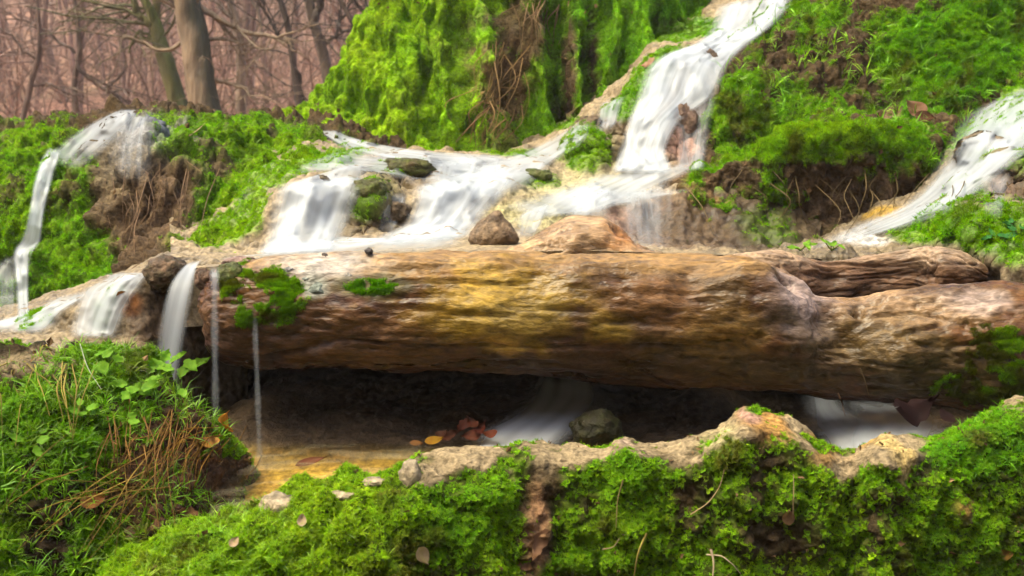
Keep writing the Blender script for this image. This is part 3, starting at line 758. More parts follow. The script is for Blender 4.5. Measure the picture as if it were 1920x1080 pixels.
def tubes(paths, r0, r1, sides=4):
    """many tapered tubes at once: paths n x m x 3"""
    n, m = paths.shape[:2]
    t = np.gradient(paths, axis=1); t /= np.linalg.norm(t, axis=-1, keepdims=True) + 1e-9
    a = np.cross(t, np.array([0.31, 0.9, 0.2])); a /= np.linalg.norm(a, axis=-1, keepdims=True) + 1e-9
    b = np.cross(t, a)
    th = np.linspace(0, 2 * math.pi, sides, endpoint=False)
    k = np.linspace(0, 1, m)[None, :]
    rad = np.asarray(r0)[:, None] * (1 - k) + np.asarray(r1)[:, None] * k
    v = paths[:, :, None] + (a[:, :, None] * np.cos(th)[:, None] + b[:, :, None] * np.sin(th)[:, None]) * rad[:, :, None, None]
    f = grid_faces(m, sides, True)[None] + (np.arange(n) * m * sides)[:, None, None]
    return v.reshape(-1, 3), f.reshape(-1, 4)

def grow(r, bag, path, r0, col, depth, count, L):
    """twigs off one path or an array of paths"""
    paths = path[None] if path.ndim == 2 else path
    n, m = paths.shape[:2]
    r0 = np.broadcast_to(np.asarray(r0, float), (n,)); L = np.broadcast_to(np.asarray(L, float), (n,))
    pi = np.repeat(np.arange(n), count); N_ = len(pi)
    t = r.uniform(0.15, 1.0, N_); i = (t * (m - 1)).astype(int)
    tang = paths[pi, np.minimum(i + 1, m - 1)] - paths[pi, np.maximum(i - 1, 0)]
    tang /= np.linalg.norm(tang, axis=1, keepdims=True) + 1e-9
    d = tang * 0.55 + r.normal(size=(N_, 3)) * np.array([1, .5, .8]) * 0.55 + np.array([0, 0, 0.05])
    l = L[pi] * r.uniform(0.5, 1.1, N_) * (1.1 - 0.5 * t)
    pp = np.zeros((N_, 7, 3)); pp[:, 0] = paths[pi, i]
    d /= np.linalg.norm(d, axis=1, keepdims=True)
    for k in range(6):
        d = d + r.normal(size=(N_, 3)) * 0.22 * np.array([1, .6, 1]) + np.array([0, 0, -0.02])
        d /= np.linalg.norm(d, axis=1, keepdims=True)
        pp[:, k + 1] = pp[:, k] + d * (l / 6)[:, None]
    rr = r0[pi] * r.uniform(0.6, 1.0, N_)
    v, f = tubes(pp, rr, rr * 0.3)
    bag.add(v, f, col)
    if depth > 0: grow(r, bag, pp, rr * 0.55, col, depth - 1, max(2, int(count * 0.6)), l * 0.6)

def tree(label, trunk_px, Y, limbs, col, seed, mossc=None, twigs=8, tl=1.3, group='bare trees on the hillside'):
    """trunk_px: (px, py, half width px) bottom to top"""
    r = np.random.default_rng(seed)
    a = np.array(trunk_px, float)
    pts = P(a[:, 0], a[:, 1], np.full(len(a), Y)); rad = a[:, 2] * Y / FPX
    d = pts[0] - pts[1]; d /= np.linalg.norm(d)
    foot = pts[0] + d * (pts[0][2] - 0.85) / max(-d[2], 0.3)
    pts = np.concatenate([foot[None], pts]); rad = np.concatenate([[rad[0] * 1.35], rad])
    root = empty('bare_tree', foot, label, 'tree', group)
    n = 60
    pp = curve(pts, n); rr = curve(rad[:, None], n)[:, 0]
    pp = pp + 0.12 * rad[0] * np.stack([fbm(pp * 2 + k * 7.1, 2) for k in range(3)], -1)
    v, f = tube(pp, rr, 14)
    ax = np.repeat(pp, 14, 0); nn = (v - ax); nn /= np.linalg.norm(nn, axis=1)[:, None]
    v = v + nn * (0.10 * rad[0] * fbm(v * np.array([9, 9, 3.0]), 3))[:, None]
    c = np.array(col) * (1 + 0.7 * fbm(v * np.array([6, 6, 2.0]), 3))[:, None]
    if mossc is not None:
        w = sstep(-0.15, 0.45, nn[:, 0] + 0.7 * fbm(v * 3, 3))[:, None]; c = c * (1 - w) + np.array(mossc) * w
    def part(nm, me, kind=None):
        o = link(nm, me, root, kind=kind); o.location = -Vector(root.location); return o
    part('trunk', raw_mesh('trunk', v, f, c, M_BARK))
    bag = Bag()
    for lm in limbs:
        q = np.array(lm, float)
        lp = curve(P(q[:, 0], q[:, 1], Y + (q[:, 3] if q.shape[1] > 3 else 0 * q[:, 0])), 18)
        lp[1:] += 0.03 * np.cumsum(r.normal(size=(17, 3)), 0) * 0.5
        lr = curve((q[:, 2] * Y / FPX)[:, None], 18)[:, 0]
        lv, lf = tube(lp, lr, 7)
        part('limb', raw_mesh('limb', lv, lf, np.array(col) * 0.7 * np.ones((len(lv), 1)), M_BARK))
        grow(r, bag, lp, lr[len(lr) // 2] * 0.6, np.array(col) * 0.6, 1, twigs, tl)
    grow(r, bag, pp[n // 3:], rad[1] * 0.22, np.array(col) * 0.6, 2, twigs, tl)
    part('twigs', bag.mesh('twigs', M_BARK), 'stuff')
    return root

BEIGE, DKB, GRN, GRY = [0.30, 0.21, 0.12], [0.065, 0.045, 0.03], [0.12, 0.11, 0.035], [0.17, 0.12, 0.08]
tree('thick pale trunk with dark moss down its right side', [(388, 225, 29), (372, 120, 27), (350, 0, 25), (330, -180, 22), (320, -400, 18)], 11.0,
     [[(352, 0, 8), (420, 42, 5), (490, 70, 4), (545, 80, 2)], [(372, 130, 5), (430, 160, 3), (480, 190, 1.5)], [(360, 60, 5), (300, 95, 3), (240, 75, 2), (210, 110, 1)]], BEIGE, 1, [0.035, 0.036, 0.012], 9)
tree('greenish forked trunk just left of the thick pale trunk', [(340, 215, 17), (318, 140, 16), (300, 80, 14), (285, 30, 10), (262, -20, 7), (235, -120, 5)], 11.6,
     [[(298, 78, 9), (300, 20, 8), (312, -40, 6), (320, -150, 4)], [(292, 55, 7), (262, 20, 6), (245, -10, 5)], [(300, 90, 4), (250, 60, 3), (215, 95, 2)]], GRN, 2, [0.06, 0.075, 0.012], 8)
tree('thin pale trunk right of the thick pale trunk', [(450, 220, 10), (453, 130, 9), (446, 60, 9), (430, -10, 7), (420, -150, 5)], 13.5,
     [[(450, 110, 4), (480, 50, 3), (470, -20, 2)], [(448, 80, 4), (425, 30, 3), (380, -10, 2)]], GRY, 3, None, 8)
tree('dark leaning trunk beside the moss cliff', [(622, 180, 12), (606, 100, 10), (585, 30, 9), (570, -50, 8), (560, -160, 8)], 12.6,
     [[(590, 50, 8), (598, 0, 7), (592, -50, 5)], [(600, 90, 4), (640, 60, 3), (680, 10, 2)]], [0.10, 0.07, 0.045], 4, None, 8)
tree('thin dark branching trunk between the pale trunk and the leaning trunk', [(560, 190, 7), (550, 120, 6), (540, 50, 6), (520, -20, 5), (500, -120, 4)], 12.0,
     [[(548, 110, 4), (572, 170, 3), (580, 210, 1.5)], [(545, 80, 4), (500, 50, 3), (470, 0, 2)]], DKB, 5, None, 8)
tree('thin dark trunk leaning left out of the moss cliff edge', [(715, 130, 8), (690, 80, 7), (660, 40, 5), (635, -10, 4), (610, -100, 3)], 12.2,
     [[(700, 95, 4), (690, 30, 3), (680, -30, 2)], [(680, 65, 3), (630, 60, 2), (600, 40, 1)]], DKB, 6, None, 8)
tree('slender bare sapling at the left edge', [(40, 235, 5), (60, 150, 5), (75, 80, 4), (70, 0, 3), (60, -90, 2)], 12.5,
     [[(55, 160, 3), (110, 150, 2), (180, 165, 1.5)], [(70, 110, 3), (30, 60, 2), (-20, 40, 1)]], [0.13, 0.08, 0.055], 7, None, 9)
tree('bare sapling with a long slanting branch left of the forked trunk', [(145, 235, 6), (140, 160, 5), (150, 90, 5), (140, 0, 4), (120, -90, 3)], 13.0,
     [[(146, 110, 4), (175, 150, 4), (215, 180, 3), (250, 205, 2)], [(140, 100, 3), (90, 70, 2), (60, 30, 1.5)], [(145, 60, 3), (200, 30, 2), (240, 50, 1.5)]], [0.12, 0.075, 0.05], 8, None, 9)

# far-off wood that reads as one mass
bag = Bag(); r = np.random.default_rng(77)
for k in range(230):
    Y = r.uniform(15, 70); x = (r.uniform(-150, 800) - 960) / FPX * Y
    h = HV.ray_cast(Vector((x, Y, 200)), Vector((0, 0, -1)))
    if h[0] is None: continue
    z = h[0].z - 0.2; H = r.uniform(6, 10); lean = r.normal() * 0.12
    col = np.array([0.27, 0.17, 0.125]) * r.uniform(0.7, 1.4)  # far trunks and twigs paled, mist put into their colour
    pp = twig_path(r, (x, Y, z), (lean, 0, 1), H, 10, 0.06)
    rr = r.uniform(0.03, 0.10)
    v, f = tube(pp, np.linspace(rr, rr * 0.25, len(pp)), 5); bag.add(v, f, col)
    grow(r, bag, pp, rr * 0.35, col, 1, 12, 2.6)
link('distant_wood', bag.mesh('distant_wood', M_BARK), label='far-off leafless wood on the reddish hillside', kind='stuff')
# low brushwood
bag = Bag()
for k in range(260):
    Y = r.uniform(12, 50); x = (r.uniform(-150, 850) - 960) / FPX * Y
    h = HV.ray_cast(Vector((x, Y, 200)), Vector((0, 0, -1)))
    if h[0] is None: continue
    col = np.array([0.24, 0.14, 0.10]) * r.uniform(0.6, 1.5)  # brush paled as well, mist in its colour
    for q in range(4):
        pp = twig_path(r, (x, Y, h[0].z - 0.05), (r.normal() * .6, r.normal() * .3, 1), r.uniform(0.7, 2.4), 7, 0.18)
        v, f = tube(pp, np.linspace(0.014, 0.004, len(pp)), 4); bag.add(v, f, col)
        grow(r, bag, pp, 0.007, col, 0, 4, 0.7)
link('brushwood', bag.mesh('brushwood', M_BARK), label='tangle of thin leafless brushwood behind the left bank', kind='stuff')

# ------------------------------------------------------------------ fallen log
def tube_grid(st, nu, nv, flat=1.0):
    """st: (px, top, bottom, Y[, depth ratio]) -> centre line, radii, grid"""
    a = np.array([(s + (1.0,))[:5] for s in st], float)
    c = P(a[:, 0], (a[:, 1] + a[:, 2]) / 2, a[:, 3])
    r = (a[:, 2] - a[:, 1]) / 2 * a[:, 3] / FPX
    xs = np.linspace(a[0, 0], a[-1, 0], nu)
    c = hermite(a[:, 0], c, xs); r = hermite(a[:, 0], r, xs); dr = hermite(a[:, 0], a[:, 4], xs)
    th = np.linspace(0, 2 * math.pi, nv, endpoint=False)
    # angle 0 at the back, going over the top to the front
    oy = np.cos(th)[None, :] * (r * dr)[:, None] * flat
    oz = np.sin(th)[None, :] * r[:, None]
    g = np.stack([c[:, None, 0] + 0 * oy, c[:, None, 1] + oy, c[:, None, 2] + oz], -1)
    return g, c, r

def tube_normals(g):
    gw = np.concatenate([g[:, -1:], g, g[:, :1]], 1)
    n = grid_normals(gw)[:, 1:-1]
    return -n

def cap_close(g):
    """pull both ends of a tube to its axis so it is a closed body"""
    a = g[0].mean(0); b = g[-1].mean(0)
    def ring(c, r, k): return c + (r - c) * k
    pre = [ring(a, g[0], k)[None] for k in (0.02, 0.5, 0.85)]
    post = [ring(b, g[-1], k)[None] for k in (0.85, 0.5, 0.02)]
    return np.concatenate(pre + [g] + post, 0)

log_root = empty('fallen_log', P(1150, 705, 2.87), 'long weathered brown log lying across the stream, water spilling behind it', 'log')
def log_part(name, st, nu, nv, colf, amp=1.0, label=None, feats=()):
    g, c, r = tube_grid(st, nu, nv)
    nrm = tube_normals(g)
    if np.mean(np.sum(nrm * (g - c[:, None]), -1)) < 0: nrm = -nrm
    s = np.array([3.0, 9, 9])
    d = amp * (0.030 * fbm(g * np.array([2.5, 5, 5]), 3) + 0.012 * fbm(g * np.array([8, 20, 20]), 3)
               + 0.005 * ridged(g * np.array([7, 46, 46]), 2) - 0.007 * sstep(0.40, 0.49, ridged(g * np.array([1.6, 30, 30]) + 3, 1))
               - 0.012 * sstep(0.42, 0.49, ridged(g * np.array([1.1, 12, 12]) + 31, 1)) * sstep(-0.1, 0.25, pn(g * np.array([2.5, 6, 6]) + 11))
               + 0.0025 * fbm(g * np.array([30, 90, 90]), 2))
    for (px, py, rr, h) in feats:
        x, y = proj(g)
        q = g.reshape(-1, 3)[np.argmin((x - px)**2 + (y - py)**2 + 30 * g[..., 1])]
        d = d + h * np.exp(-np.sum((g - q)**2, -1) / (rr * q[1] / FPX)**2)
    g = g + nrm * d[..., None]
    g = cap_close(g)
    nu = g.shape[0]
    col = colf(g)
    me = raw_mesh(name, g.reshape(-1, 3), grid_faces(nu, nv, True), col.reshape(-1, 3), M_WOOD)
    o = link(name, me, log_root, label)
    o.matrix_parent_inverse = log_root.matrix_world.inverted()
    o.location = -Vector(log_root.location)
    o.matrix_parent_inverse.identity()
    return o, g

_bn = {}
def blobw(g, px, py, r, ry=None, noise=0.6, ns=16, Y=2.72):
    c = P(px, py, Y); sc = Y / FPX
    d = g - c
    if id(g) not in _bn: _bn.clear(); _bn[id(g)] = fbm(g * ns, 3)
    q = np.sqrt((d[..., 0] / (r * sc))**2 + (d[..., 2] / ((ry or r) * sc))**2 + (d[..., 1] / 0.25)**2) + noise * _bn[id(g)]
    return (1 - sstep(0.5, 1.4, q))[..., None]

def log_col(g):
    nz = np.clip(0.5 + 0.9 * fbm(g * np.array([3, 14, 14]), 4), 0, 1)[..., None]
    c = nz * np.array([0.092, 0.040, 0.006]) + (1 - nz) * np.array([0.026, 0.011, 0.003])
    fl = sstep(0.05, 0.3, fbm(g * np.array([22, 70, 70]) + 8, 3))[..., None]
    c = c * (1 - 0.45 * fl) + np.array([0.105, 0.055, 0.015]) * 0.45 * fl
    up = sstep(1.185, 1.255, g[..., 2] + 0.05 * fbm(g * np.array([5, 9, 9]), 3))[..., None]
    c = c * (1 - 0.75 * up) + np.array([0.215, 0.128, 0.045]) * 0.75 * up          # top-lit tan: sky light painted into the colour
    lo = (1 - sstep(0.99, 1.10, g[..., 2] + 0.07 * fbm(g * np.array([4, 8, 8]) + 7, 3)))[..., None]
    c = c * (1 - 0.75 * lo) + np.array([0.030, 0.012, 0.005]) * 0.75 * lo          # soaked underside, its shade painted in too
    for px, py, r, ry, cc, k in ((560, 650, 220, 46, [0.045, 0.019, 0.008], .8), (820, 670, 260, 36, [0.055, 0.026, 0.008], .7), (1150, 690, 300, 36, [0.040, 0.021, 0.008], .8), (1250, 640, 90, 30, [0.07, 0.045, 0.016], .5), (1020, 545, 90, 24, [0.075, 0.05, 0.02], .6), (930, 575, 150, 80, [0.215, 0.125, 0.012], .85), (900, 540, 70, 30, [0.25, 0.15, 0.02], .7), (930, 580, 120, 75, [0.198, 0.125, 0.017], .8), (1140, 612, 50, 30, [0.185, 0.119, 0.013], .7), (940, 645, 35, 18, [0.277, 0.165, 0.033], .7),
                                 (1000, 600, 110, 40, [0.112, 0.079, 0.020], .5), (1250, 570, 110, 50, [0.132, 0.066, 0.026], .5), (1350, 620, 80, 60, [0.158, 0.099, 0.026], .4),
                                 (600, 500, 110, 24, [0.264, 0.238, 0.205], .8), (590, 540, 30, 22, [0.178, 0.198, 0.158], .7), (700, 535, 90, 22, [0.053, 0.053, 0.020], .7),
                                 (500, 620, 160, 60, [0.066, 0.033, 0.017], .7), (640, 640, 200, 50, [0.079, 0.040, 0.018], .6), (1500, 560, 70, 50, [0.238, 0.178, 0.152], .8), (1520, 620, 60, 30, [0.198, 0.145, 0.106], .6),
                                 (1700, 575, 130, 34, [0.277, 0.178, 0.092], .7), (1820, 560, 60, 22, [0.290, 0.224, 0.185], .6), (1650, 640, 120, 50, [0.112, 0.073, 0.023], .6), (1750, 690, 160, 60, [0.053, 0.036, 0.015], .8),
                                 (1450, 700, 150, 40, [0.050, 0.033, 0.017], .7), (1350, 540, 60, 24, [0.079, 0.053, 0.023], .5)):
        w = blobw(g, px, py, r, ry) * k
        c = c * (1 - w) + np.array(cc) * w
    return np.clip(c, 0.01, 0.8)

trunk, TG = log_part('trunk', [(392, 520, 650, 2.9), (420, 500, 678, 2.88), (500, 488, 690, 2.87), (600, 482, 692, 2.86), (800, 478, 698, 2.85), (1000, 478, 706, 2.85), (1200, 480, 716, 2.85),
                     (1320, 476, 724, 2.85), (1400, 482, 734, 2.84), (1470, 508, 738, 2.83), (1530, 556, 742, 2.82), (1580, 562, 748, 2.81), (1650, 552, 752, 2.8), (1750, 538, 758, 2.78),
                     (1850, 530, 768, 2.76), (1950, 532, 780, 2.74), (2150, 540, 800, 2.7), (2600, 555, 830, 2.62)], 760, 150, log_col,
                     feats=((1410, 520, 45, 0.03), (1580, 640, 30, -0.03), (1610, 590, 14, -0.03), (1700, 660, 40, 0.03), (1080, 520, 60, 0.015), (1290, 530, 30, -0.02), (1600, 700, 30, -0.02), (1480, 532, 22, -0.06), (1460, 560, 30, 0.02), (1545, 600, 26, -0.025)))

def limb_col(g):
    nz = np.clip(0.5 + 1.2 * fbm(g * np.array([4, 30, 30]), 4), 0, 1)[..., None]
    c = nz * np.array([0.18, 0.10, 0.052]) + (1 - nz) * np.array([0.05, 0.027, 0.014])
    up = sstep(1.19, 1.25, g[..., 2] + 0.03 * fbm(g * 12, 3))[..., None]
    c = c * (1 - 0.7 * up) + np.array([0.27, 0.19, 0.115]) * 0.7 * up  # paler top: sky light put into the limb's colour
    lo = (1 - sstep(1.13, 1.185, g[..., 2] + 0.03 * fbm(g * 12 + 5, 3)))[..., None]  # shadow under the limb painted as dark colour
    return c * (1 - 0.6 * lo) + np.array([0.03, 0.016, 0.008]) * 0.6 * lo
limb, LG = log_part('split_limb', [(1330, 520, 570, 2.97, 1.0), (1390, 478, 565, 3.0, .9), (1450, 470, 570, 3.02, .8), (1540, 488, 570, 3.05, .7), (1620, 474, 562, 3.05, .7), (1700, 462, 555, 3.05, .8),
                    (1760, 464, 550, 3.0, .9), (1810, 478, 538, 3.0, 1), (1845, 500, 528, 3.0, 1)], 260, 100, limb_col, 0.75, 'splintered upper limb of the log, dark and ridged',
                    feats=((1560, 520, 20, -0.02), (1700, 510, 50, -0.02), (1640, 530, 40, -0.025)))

def stub_col(g):
    nz = np.clip(0.5 + 1.1 * fbm(g * 14, 4), 0, 1)[..., None]
    c = nz * np.array([0.29, 0.19, 0.10]) + (1 - nz) * np.array([0.18, 0.11, 0.05])
    w = blobw(g, 1160, 440, 40, 30, Y=3.1); c = c * (1 - w) + np.array([0.22, 0.10, 0.03]) * w
    return c
stub, SG = log_part('branch_stub', [(950, 470, 500, 3.02, 2.0), (985, 448, 510, 3.05, 2.0), (1030, 425, 520, 3.06, 1.7), (1080, 407, 530, 3.08, 1.5), (1125, 410, 530, 3.08, 1.4), (1165, 432, 530, 3.06, 1.5), (1200, 462, 530, 3.03, 1.8), (1240, 476, 520, 3.0, 2.0)],
                   160, 80, stub_col, 0.7, 'pale swollen stub rising from the log top', feats=((1165, 435, 18, -0.03), (1040, 460, 20, -0.015)))

TV = BVHTree.FromPolygons(TG.reshape(-1, 3).tolist(), grid_faces(TG.shape[0], TG.shape[1], True).tolist())
def hit_any(px, py):
    d = (Vector(P(px, py, 1.0)) - EYE).normalized()
    best = (None, None, 1e9)
    for b in (BV, TV, HV):
        h = b.ray_cast(EYE, d)
        if h[0] is not None and h[3] < best[2]: best = (h[0], h[1], h[3])
    return best[0], best[1]

# ------------------------------------------------------------------ small leaf shapes
def kite(d, side, L, wdt, up=None, bend=0.0, b0=None):
    """a folded pointed leaf of two triangles"""
    b = np.zeros(3) if b0 is None else b0
    d = d / np.linalg.norm(d)
    tip = b + d * L + np.array([0, 0, -bend * L])
    mid = b + d * L * 0.45
    return [b, mid + side * wdt, tip, mid - side * wdt], [(0, 1, 2), (0, 2, 3)]

def fuzz(n, spread, L=(0.6, 1.0), w=0.07, seed=0):
    r = np.random.default_rng(seed)
    V, F = [], []
    for i in range(n):
        a = r.uniform(0, 6.28); e = r.uniform(0.05, spread)
        d = np.array([math.cos(a) * math.sin(e), math.sin(a) * math.sin(e), math.cos(e)])
        s = np.cross(d, r.normal(size=3)); s /= np.linalg.norm(s)
        b0 = np.array([math.cos(a), math.sin(a), 0]) * r.uniform(0, 0.25)
        v, f = kite(d, s, r.uniform(*L), w, bend=0.2 * math.sin(e), b0=b0)
        F += [tuple(x + len(V) for x in q) for q in f]; V += v
    return np.array(V), np.array(F)

def frond(n_br, pairs, seed=0):
    """feathery moss sprigs arching outwards"""
    r = np.random.default_rng(seed)
    V, F = [], []
    for b in range(n_br):
        a = b * 6.28 / n_br + r.uniform(-.5, .5); tilt = r.uniform(0.5, 1.25)
        out = np.array([math.cos(a), math.sin(a), 0])
        side = np.array([-out[1], out[0], 0])
        L = r.uniform(0.7, 1.1)
        for k in range(pairs + 1):
            t = (k + 0.6) / (pairs + 1)
            ang = tilt * (0.6 + 0.7 * t)
            p0 = out * math.sin(ang) * L * t + np.array([0, 0, math.cos(ang) * L * t])
            tang = out * math.sin(ang + .3) + np.array([0, 0, math.cos(ang + .3)])
            ll = 0.34 * (1.15 - t) + 0.06
            for sgn in ((1, -1) if k < pairs else (0,)):
                d = tang * (0.6 if sgn else 1) + side * sgn * 0.9
                nn = np.cross(d, np.cross(tang, side)); nn /= np.linalg.norm(nn) + 1e-9
                v, f = kite(d, nn, ll, ll * 0.27, bend=0.15, b0=p0)
                F += [tuple(x + len(V) for x in q) for q in f]; V += v
    return np.array(V), np.array(F)

def rosette(n, seed=0):
    r = np.random.default_rng(seed)
    V, F = [], []
    for i in range(n):
        a = i * 2.4 + r.uniform(-.3, .3); el = r.uniform(0.2, 0.9)
        out = np.array([math.cos(a) * math.cos(el), math.sin(a) * math.cos(el), math.sin(el)])
        side = np.array([-math.sin(a), math.cos(a), 0]); L = r.uniform(0.6, 1.0); w = L * 0.36
        up = np.cross(out, side)
        b = len(V)
        V += [out * 0.05, out * L * 0.4 + side * w + up * 0.05, out * L * 0.8 + side * w * 0.75, out * L * 1.02 - up * 0.08, out * L * 0.8 - side * w * 0.75, out * L * 0.4 - side * w + up * 0.05]
        F += [(b, b + 1, b + 2), (b, b + 2, b + 3), (b, b + 3, b + 4), (b, b + 4, b + 5)]
    return np.array(V), np.array(F)

def grass_tuft(n, seed=0, droop=0.7, w=0.022):
    r = np.random.default_rng(seed)
    V, F = [], []
    for i in range(n):
        a = r.uniform(0, 6.28); out = np.array([math.cos(a), math.sin(a), 0]); side = np.array([-out[1], out[0], 0])
        L = r.uniform(0.5, 1.0); lean = r.uniform(0.1, 0.6); dr = droop * r.uniform(0.4, 1.2)
        p0 = out * r.uniform(0, 0.08); b = len(V); ang = lean
        pts = [p0]
        for k in range(3):
            p0 = p0 + (out * math.sin(ang) + np.array([0, 0, math.cos(ang)])) * L / 3
            ang += dr; pts.append(p0)
        for k in range(3):
            ww = w * (1, 0.85, 0.55)[k]
            V += [pts[k] + side * ww, pts[k] - side * ww]
        V.append(pts[3])
        F += [(b, b + 1, b + 3), (b, b + 3, b + 2), (b + 2, b + 3, b + 5), (b + 2, b + 5, b + 4), (b + 4, b + 5, b + 6)]
    return np.array(V), np.array(F)

def scatter(q, dens, count, seed):
    """random points on a patch, weighted by cell area x dens"""
    r = np.random.default_rng(seed)
    g = q.g
    du = g[1:, :-1] - g[:-1, :-1]; dv = g[:-1, 1:] - g[:-1, :-1]
    area = np.linalg.norm(np.cross(du, dv), axis=-1)
    x, y = proj(g[:-1, :-1])
    vis = ((x > -1100) & (x < 3000) & (y > -160) & (y < 1250)) * np.where((x > -220) & (x < 2140), 1.0, 0.4)
    wgt = (area * dens[:-1, :-1] * vis).ravel()
    k = r.choice(len(wgt), size=count, p=wgt / wgt.sum())
    nvv = g.shape[1] - 1
    i, j = k // nvv, k % nvv
    a = r.random(count)[:, None]; b = r.random(count)[:, None]
    pos = g[i, j] * (1 - a) * (1 - b) + g[i + 1, j] * a * (1 - b) + g[i, j + 1] * (1 - a) * b + g[i + 1, j + 1] * a * b
    nn = q.n[i, j].copy()
    tocam = np.array([0, 0, CZ]) - pos
    nn[np.sum(nn * tocam, -1) < 0] *= -1
    return pos, nn, q.hue[i, j], q.moss[i, j]

VARS = {}
def variant_collection(key, variants, mat):
    """unlinked library of little leaf shapes that the moss and grass are made of"""
    if key in VARS: return VARS[key]
    c = bpy.data.collections.new(key)
    r = np.random.default_rng(3)
    for i, (bv, bf) in enumerate(variants):
        col = np.repeat(1 + 0.25 * r.normal(size=(len(bf), 1)), 3, 1).clip(0.4, 1.7)
        v = bv[bf.ravel()]; f = np.arange(len(v)).reshape(-1, 3)
        me = raw_mesh('%s_%02d' % (key, i), v, f, np.repeat(col, 3, 0), mat, False)
        c.objects.link(bpy.data.objects.new('%s_%02d' % (key, i), me))
    VARS[key] = c
    return c

def instancer(coll):
    nt = bpy.data.node_groups.new('scatter_' + coll.name, 'GeometryNodeTree')
    nt.interface.new_socket('Geometry', in_out='INPUT', socket_type='NodeSocketGeometry')
    nt.interface.new_socket('Geometry', in_out='OUTPUT', socket_type='NodeSocketGeometry')
    gi = nt.nodes.new('NodeGroupInput'); go = nt.nodes.new('NodeGroupOutput')
    ci = nt.nodes.new('GeometryNodeCollectionInfo'); ci.inputs['Collection'].default_value = coll
    ci.inputs['Separate Children'].default_value = True; ci.inputs['Reset Children'].default_value = True
    ip = nt.nodes.new('GeometryNodeInstanceOnPoints'); ip.inputs['Pick Instance'].default_value = True
    def attr(n, t):
        a = nt.nodes.new('GeometryNodeInputNamedAttribute'); a.data_type = t; a.inputs['Name'].default_value = n
        return a.outputs['Attribute']
    er = nt.nodes.new('FunctionNodeEulerToRotation')
    L = nt.links.new
    L(gi.outputs[0], ip.inputs['Points']); L(ci.outputs[0], ip.inputs['Instance'])
    L(attr('pick', 'INT'), ip.inputs['Instance Index'])
    L(attr('rot', 'FLOAT_VECTOR'), er.inputs[0]); L(er.outputs[0], ip.inputs['Rotation'])
    L(attr('size', 'FLOAT'), ip.inputs['Scale'])
    L(ip.outputs[0], go.inputs[0])
    return nt

def stuff_points(name, key, variants, mat, pos, nrm, scale, cols, label, up=0.3, seed=0, sink=0.1, parent=None):
    r = np.random.default_rng(seed)
    n = len(pos)
    z = nrm * (1 - up) + np.array([0, 0, up]); z = z + r.normal(size=z.shape) * 0.18
    z /= np.linalg.norm(z, axis=1)[:, None]
    x = np.cross(r.normal(size=z.shape), z); x /= np.linalg.norm(x, axis=1)[:, None]
    y = np.cross(z, x)
    # XYZ euler of the matrix with columns x, y, z
    ry = np.arcsin(np.clip(-x[:, 2], -1, 1)); rx = np.arctan2(y[:, 2], z[:, 2]); rz = np.arctan2(x[:, 1], x[:, 0])
    me = bpy.data.meshes.new(name)
    me.vertices.add(n)
    me.vertices.foreach_set('co', (pos - z * (sink * scale)[:, None]).astype(np.float32).ravel())
    def put(nm, t, f, a): me.attributes.new(nm, t, 'POINT').data.foreach_set(f, np.ascontiguousarray(a).ravel())
    put('rot', 'FLOAT_VECTOR', 'vector', np.stack([rx, ry, rz], -1).astype(np.float32))
    put('size', 'FLOAT', 'value', scale.astype(np.float32))
    put('pick', 'INT', 'value', r.integers(0, len(variants), n).astype(np.int32))
    put('tint', 'FLOAT_COLOR', 'color', np.concatenate([cols, np.ones((n, 1))], 1).astype(np.float32))
    me.update()
    o = link(name, me, parent, label, kind='stuff')
    md = o.modifiers.new('scatter', 'NODES')
    md.node_group = instancer(variant_collection(key, variants, mat))
    me.materials.append(mat)
    return o

def moss_colour(hue, pos, seed=0, dry=0.25):
    r = np.random.default_rng(seed + 5)
    h = hue + 0.55 * fbm(pos * 5 + 2.2, 2) + 0.22 * r.normal(size=len(pos))
    a = np.clip(-h, 0, 1)[:, None]; b = np.clip(h, 0, 1)[:, None]
    c = G_M * (1 - a - b).clip(0, 1) + G_Y * a + G_D * b
    o = np.clip(sstep(0.12, 0.5, fbm(pos * 7 + 40, 3))[:, None] * dry * 2, 0, 0.9)
    c = c * (1 - o) + G_O * o
    return c * (1 + 0.2 * r.normal(size=(len(pos), 1))).clip(0.5, 1.6)

def moss_on(key, count, size, key2, variants, label, seed, up=0.3, mode='moss', minm=0.15, dry=0.25, sink=0.1, name='moss', mat=None, powr=1.5):
    q = patches[key]
    gain = {'foreground_ridge': 0.85, 'left_mound': 0.72}.get(key, 1.0)
    dens = np.where(q.moss > minm, q.moss**powr, 0) if mode == 'moss' else q.grass
    pos, nn, hue, ms = scatter(q, dens, count, seed)
    r = np.random.default_rng(seed + 1)
    sc = size * r.uniform(0.6, 1.3, count)
    cols = moss_colour(hue, pos, seed, dry) * gain
    return stuff_points(name, key2, variants, mat or M_MOSS, pos, nn, sc, cols, label, up, seed, sink)

FZ = [fuzz(20, 1.3, seed=i, w=0.05) for i in range(6)]
FZ2 = [fuzz(14, 0.8, seed=20 + i, w=0.05) for i in range(4)]
FR = [frond(3, 5, seed=i) for i in range(6)]
RO = [rosette(5, seed=i) for i in range(4)]
GT = [grass_tuft(6, seed=i) for i in range(6)]

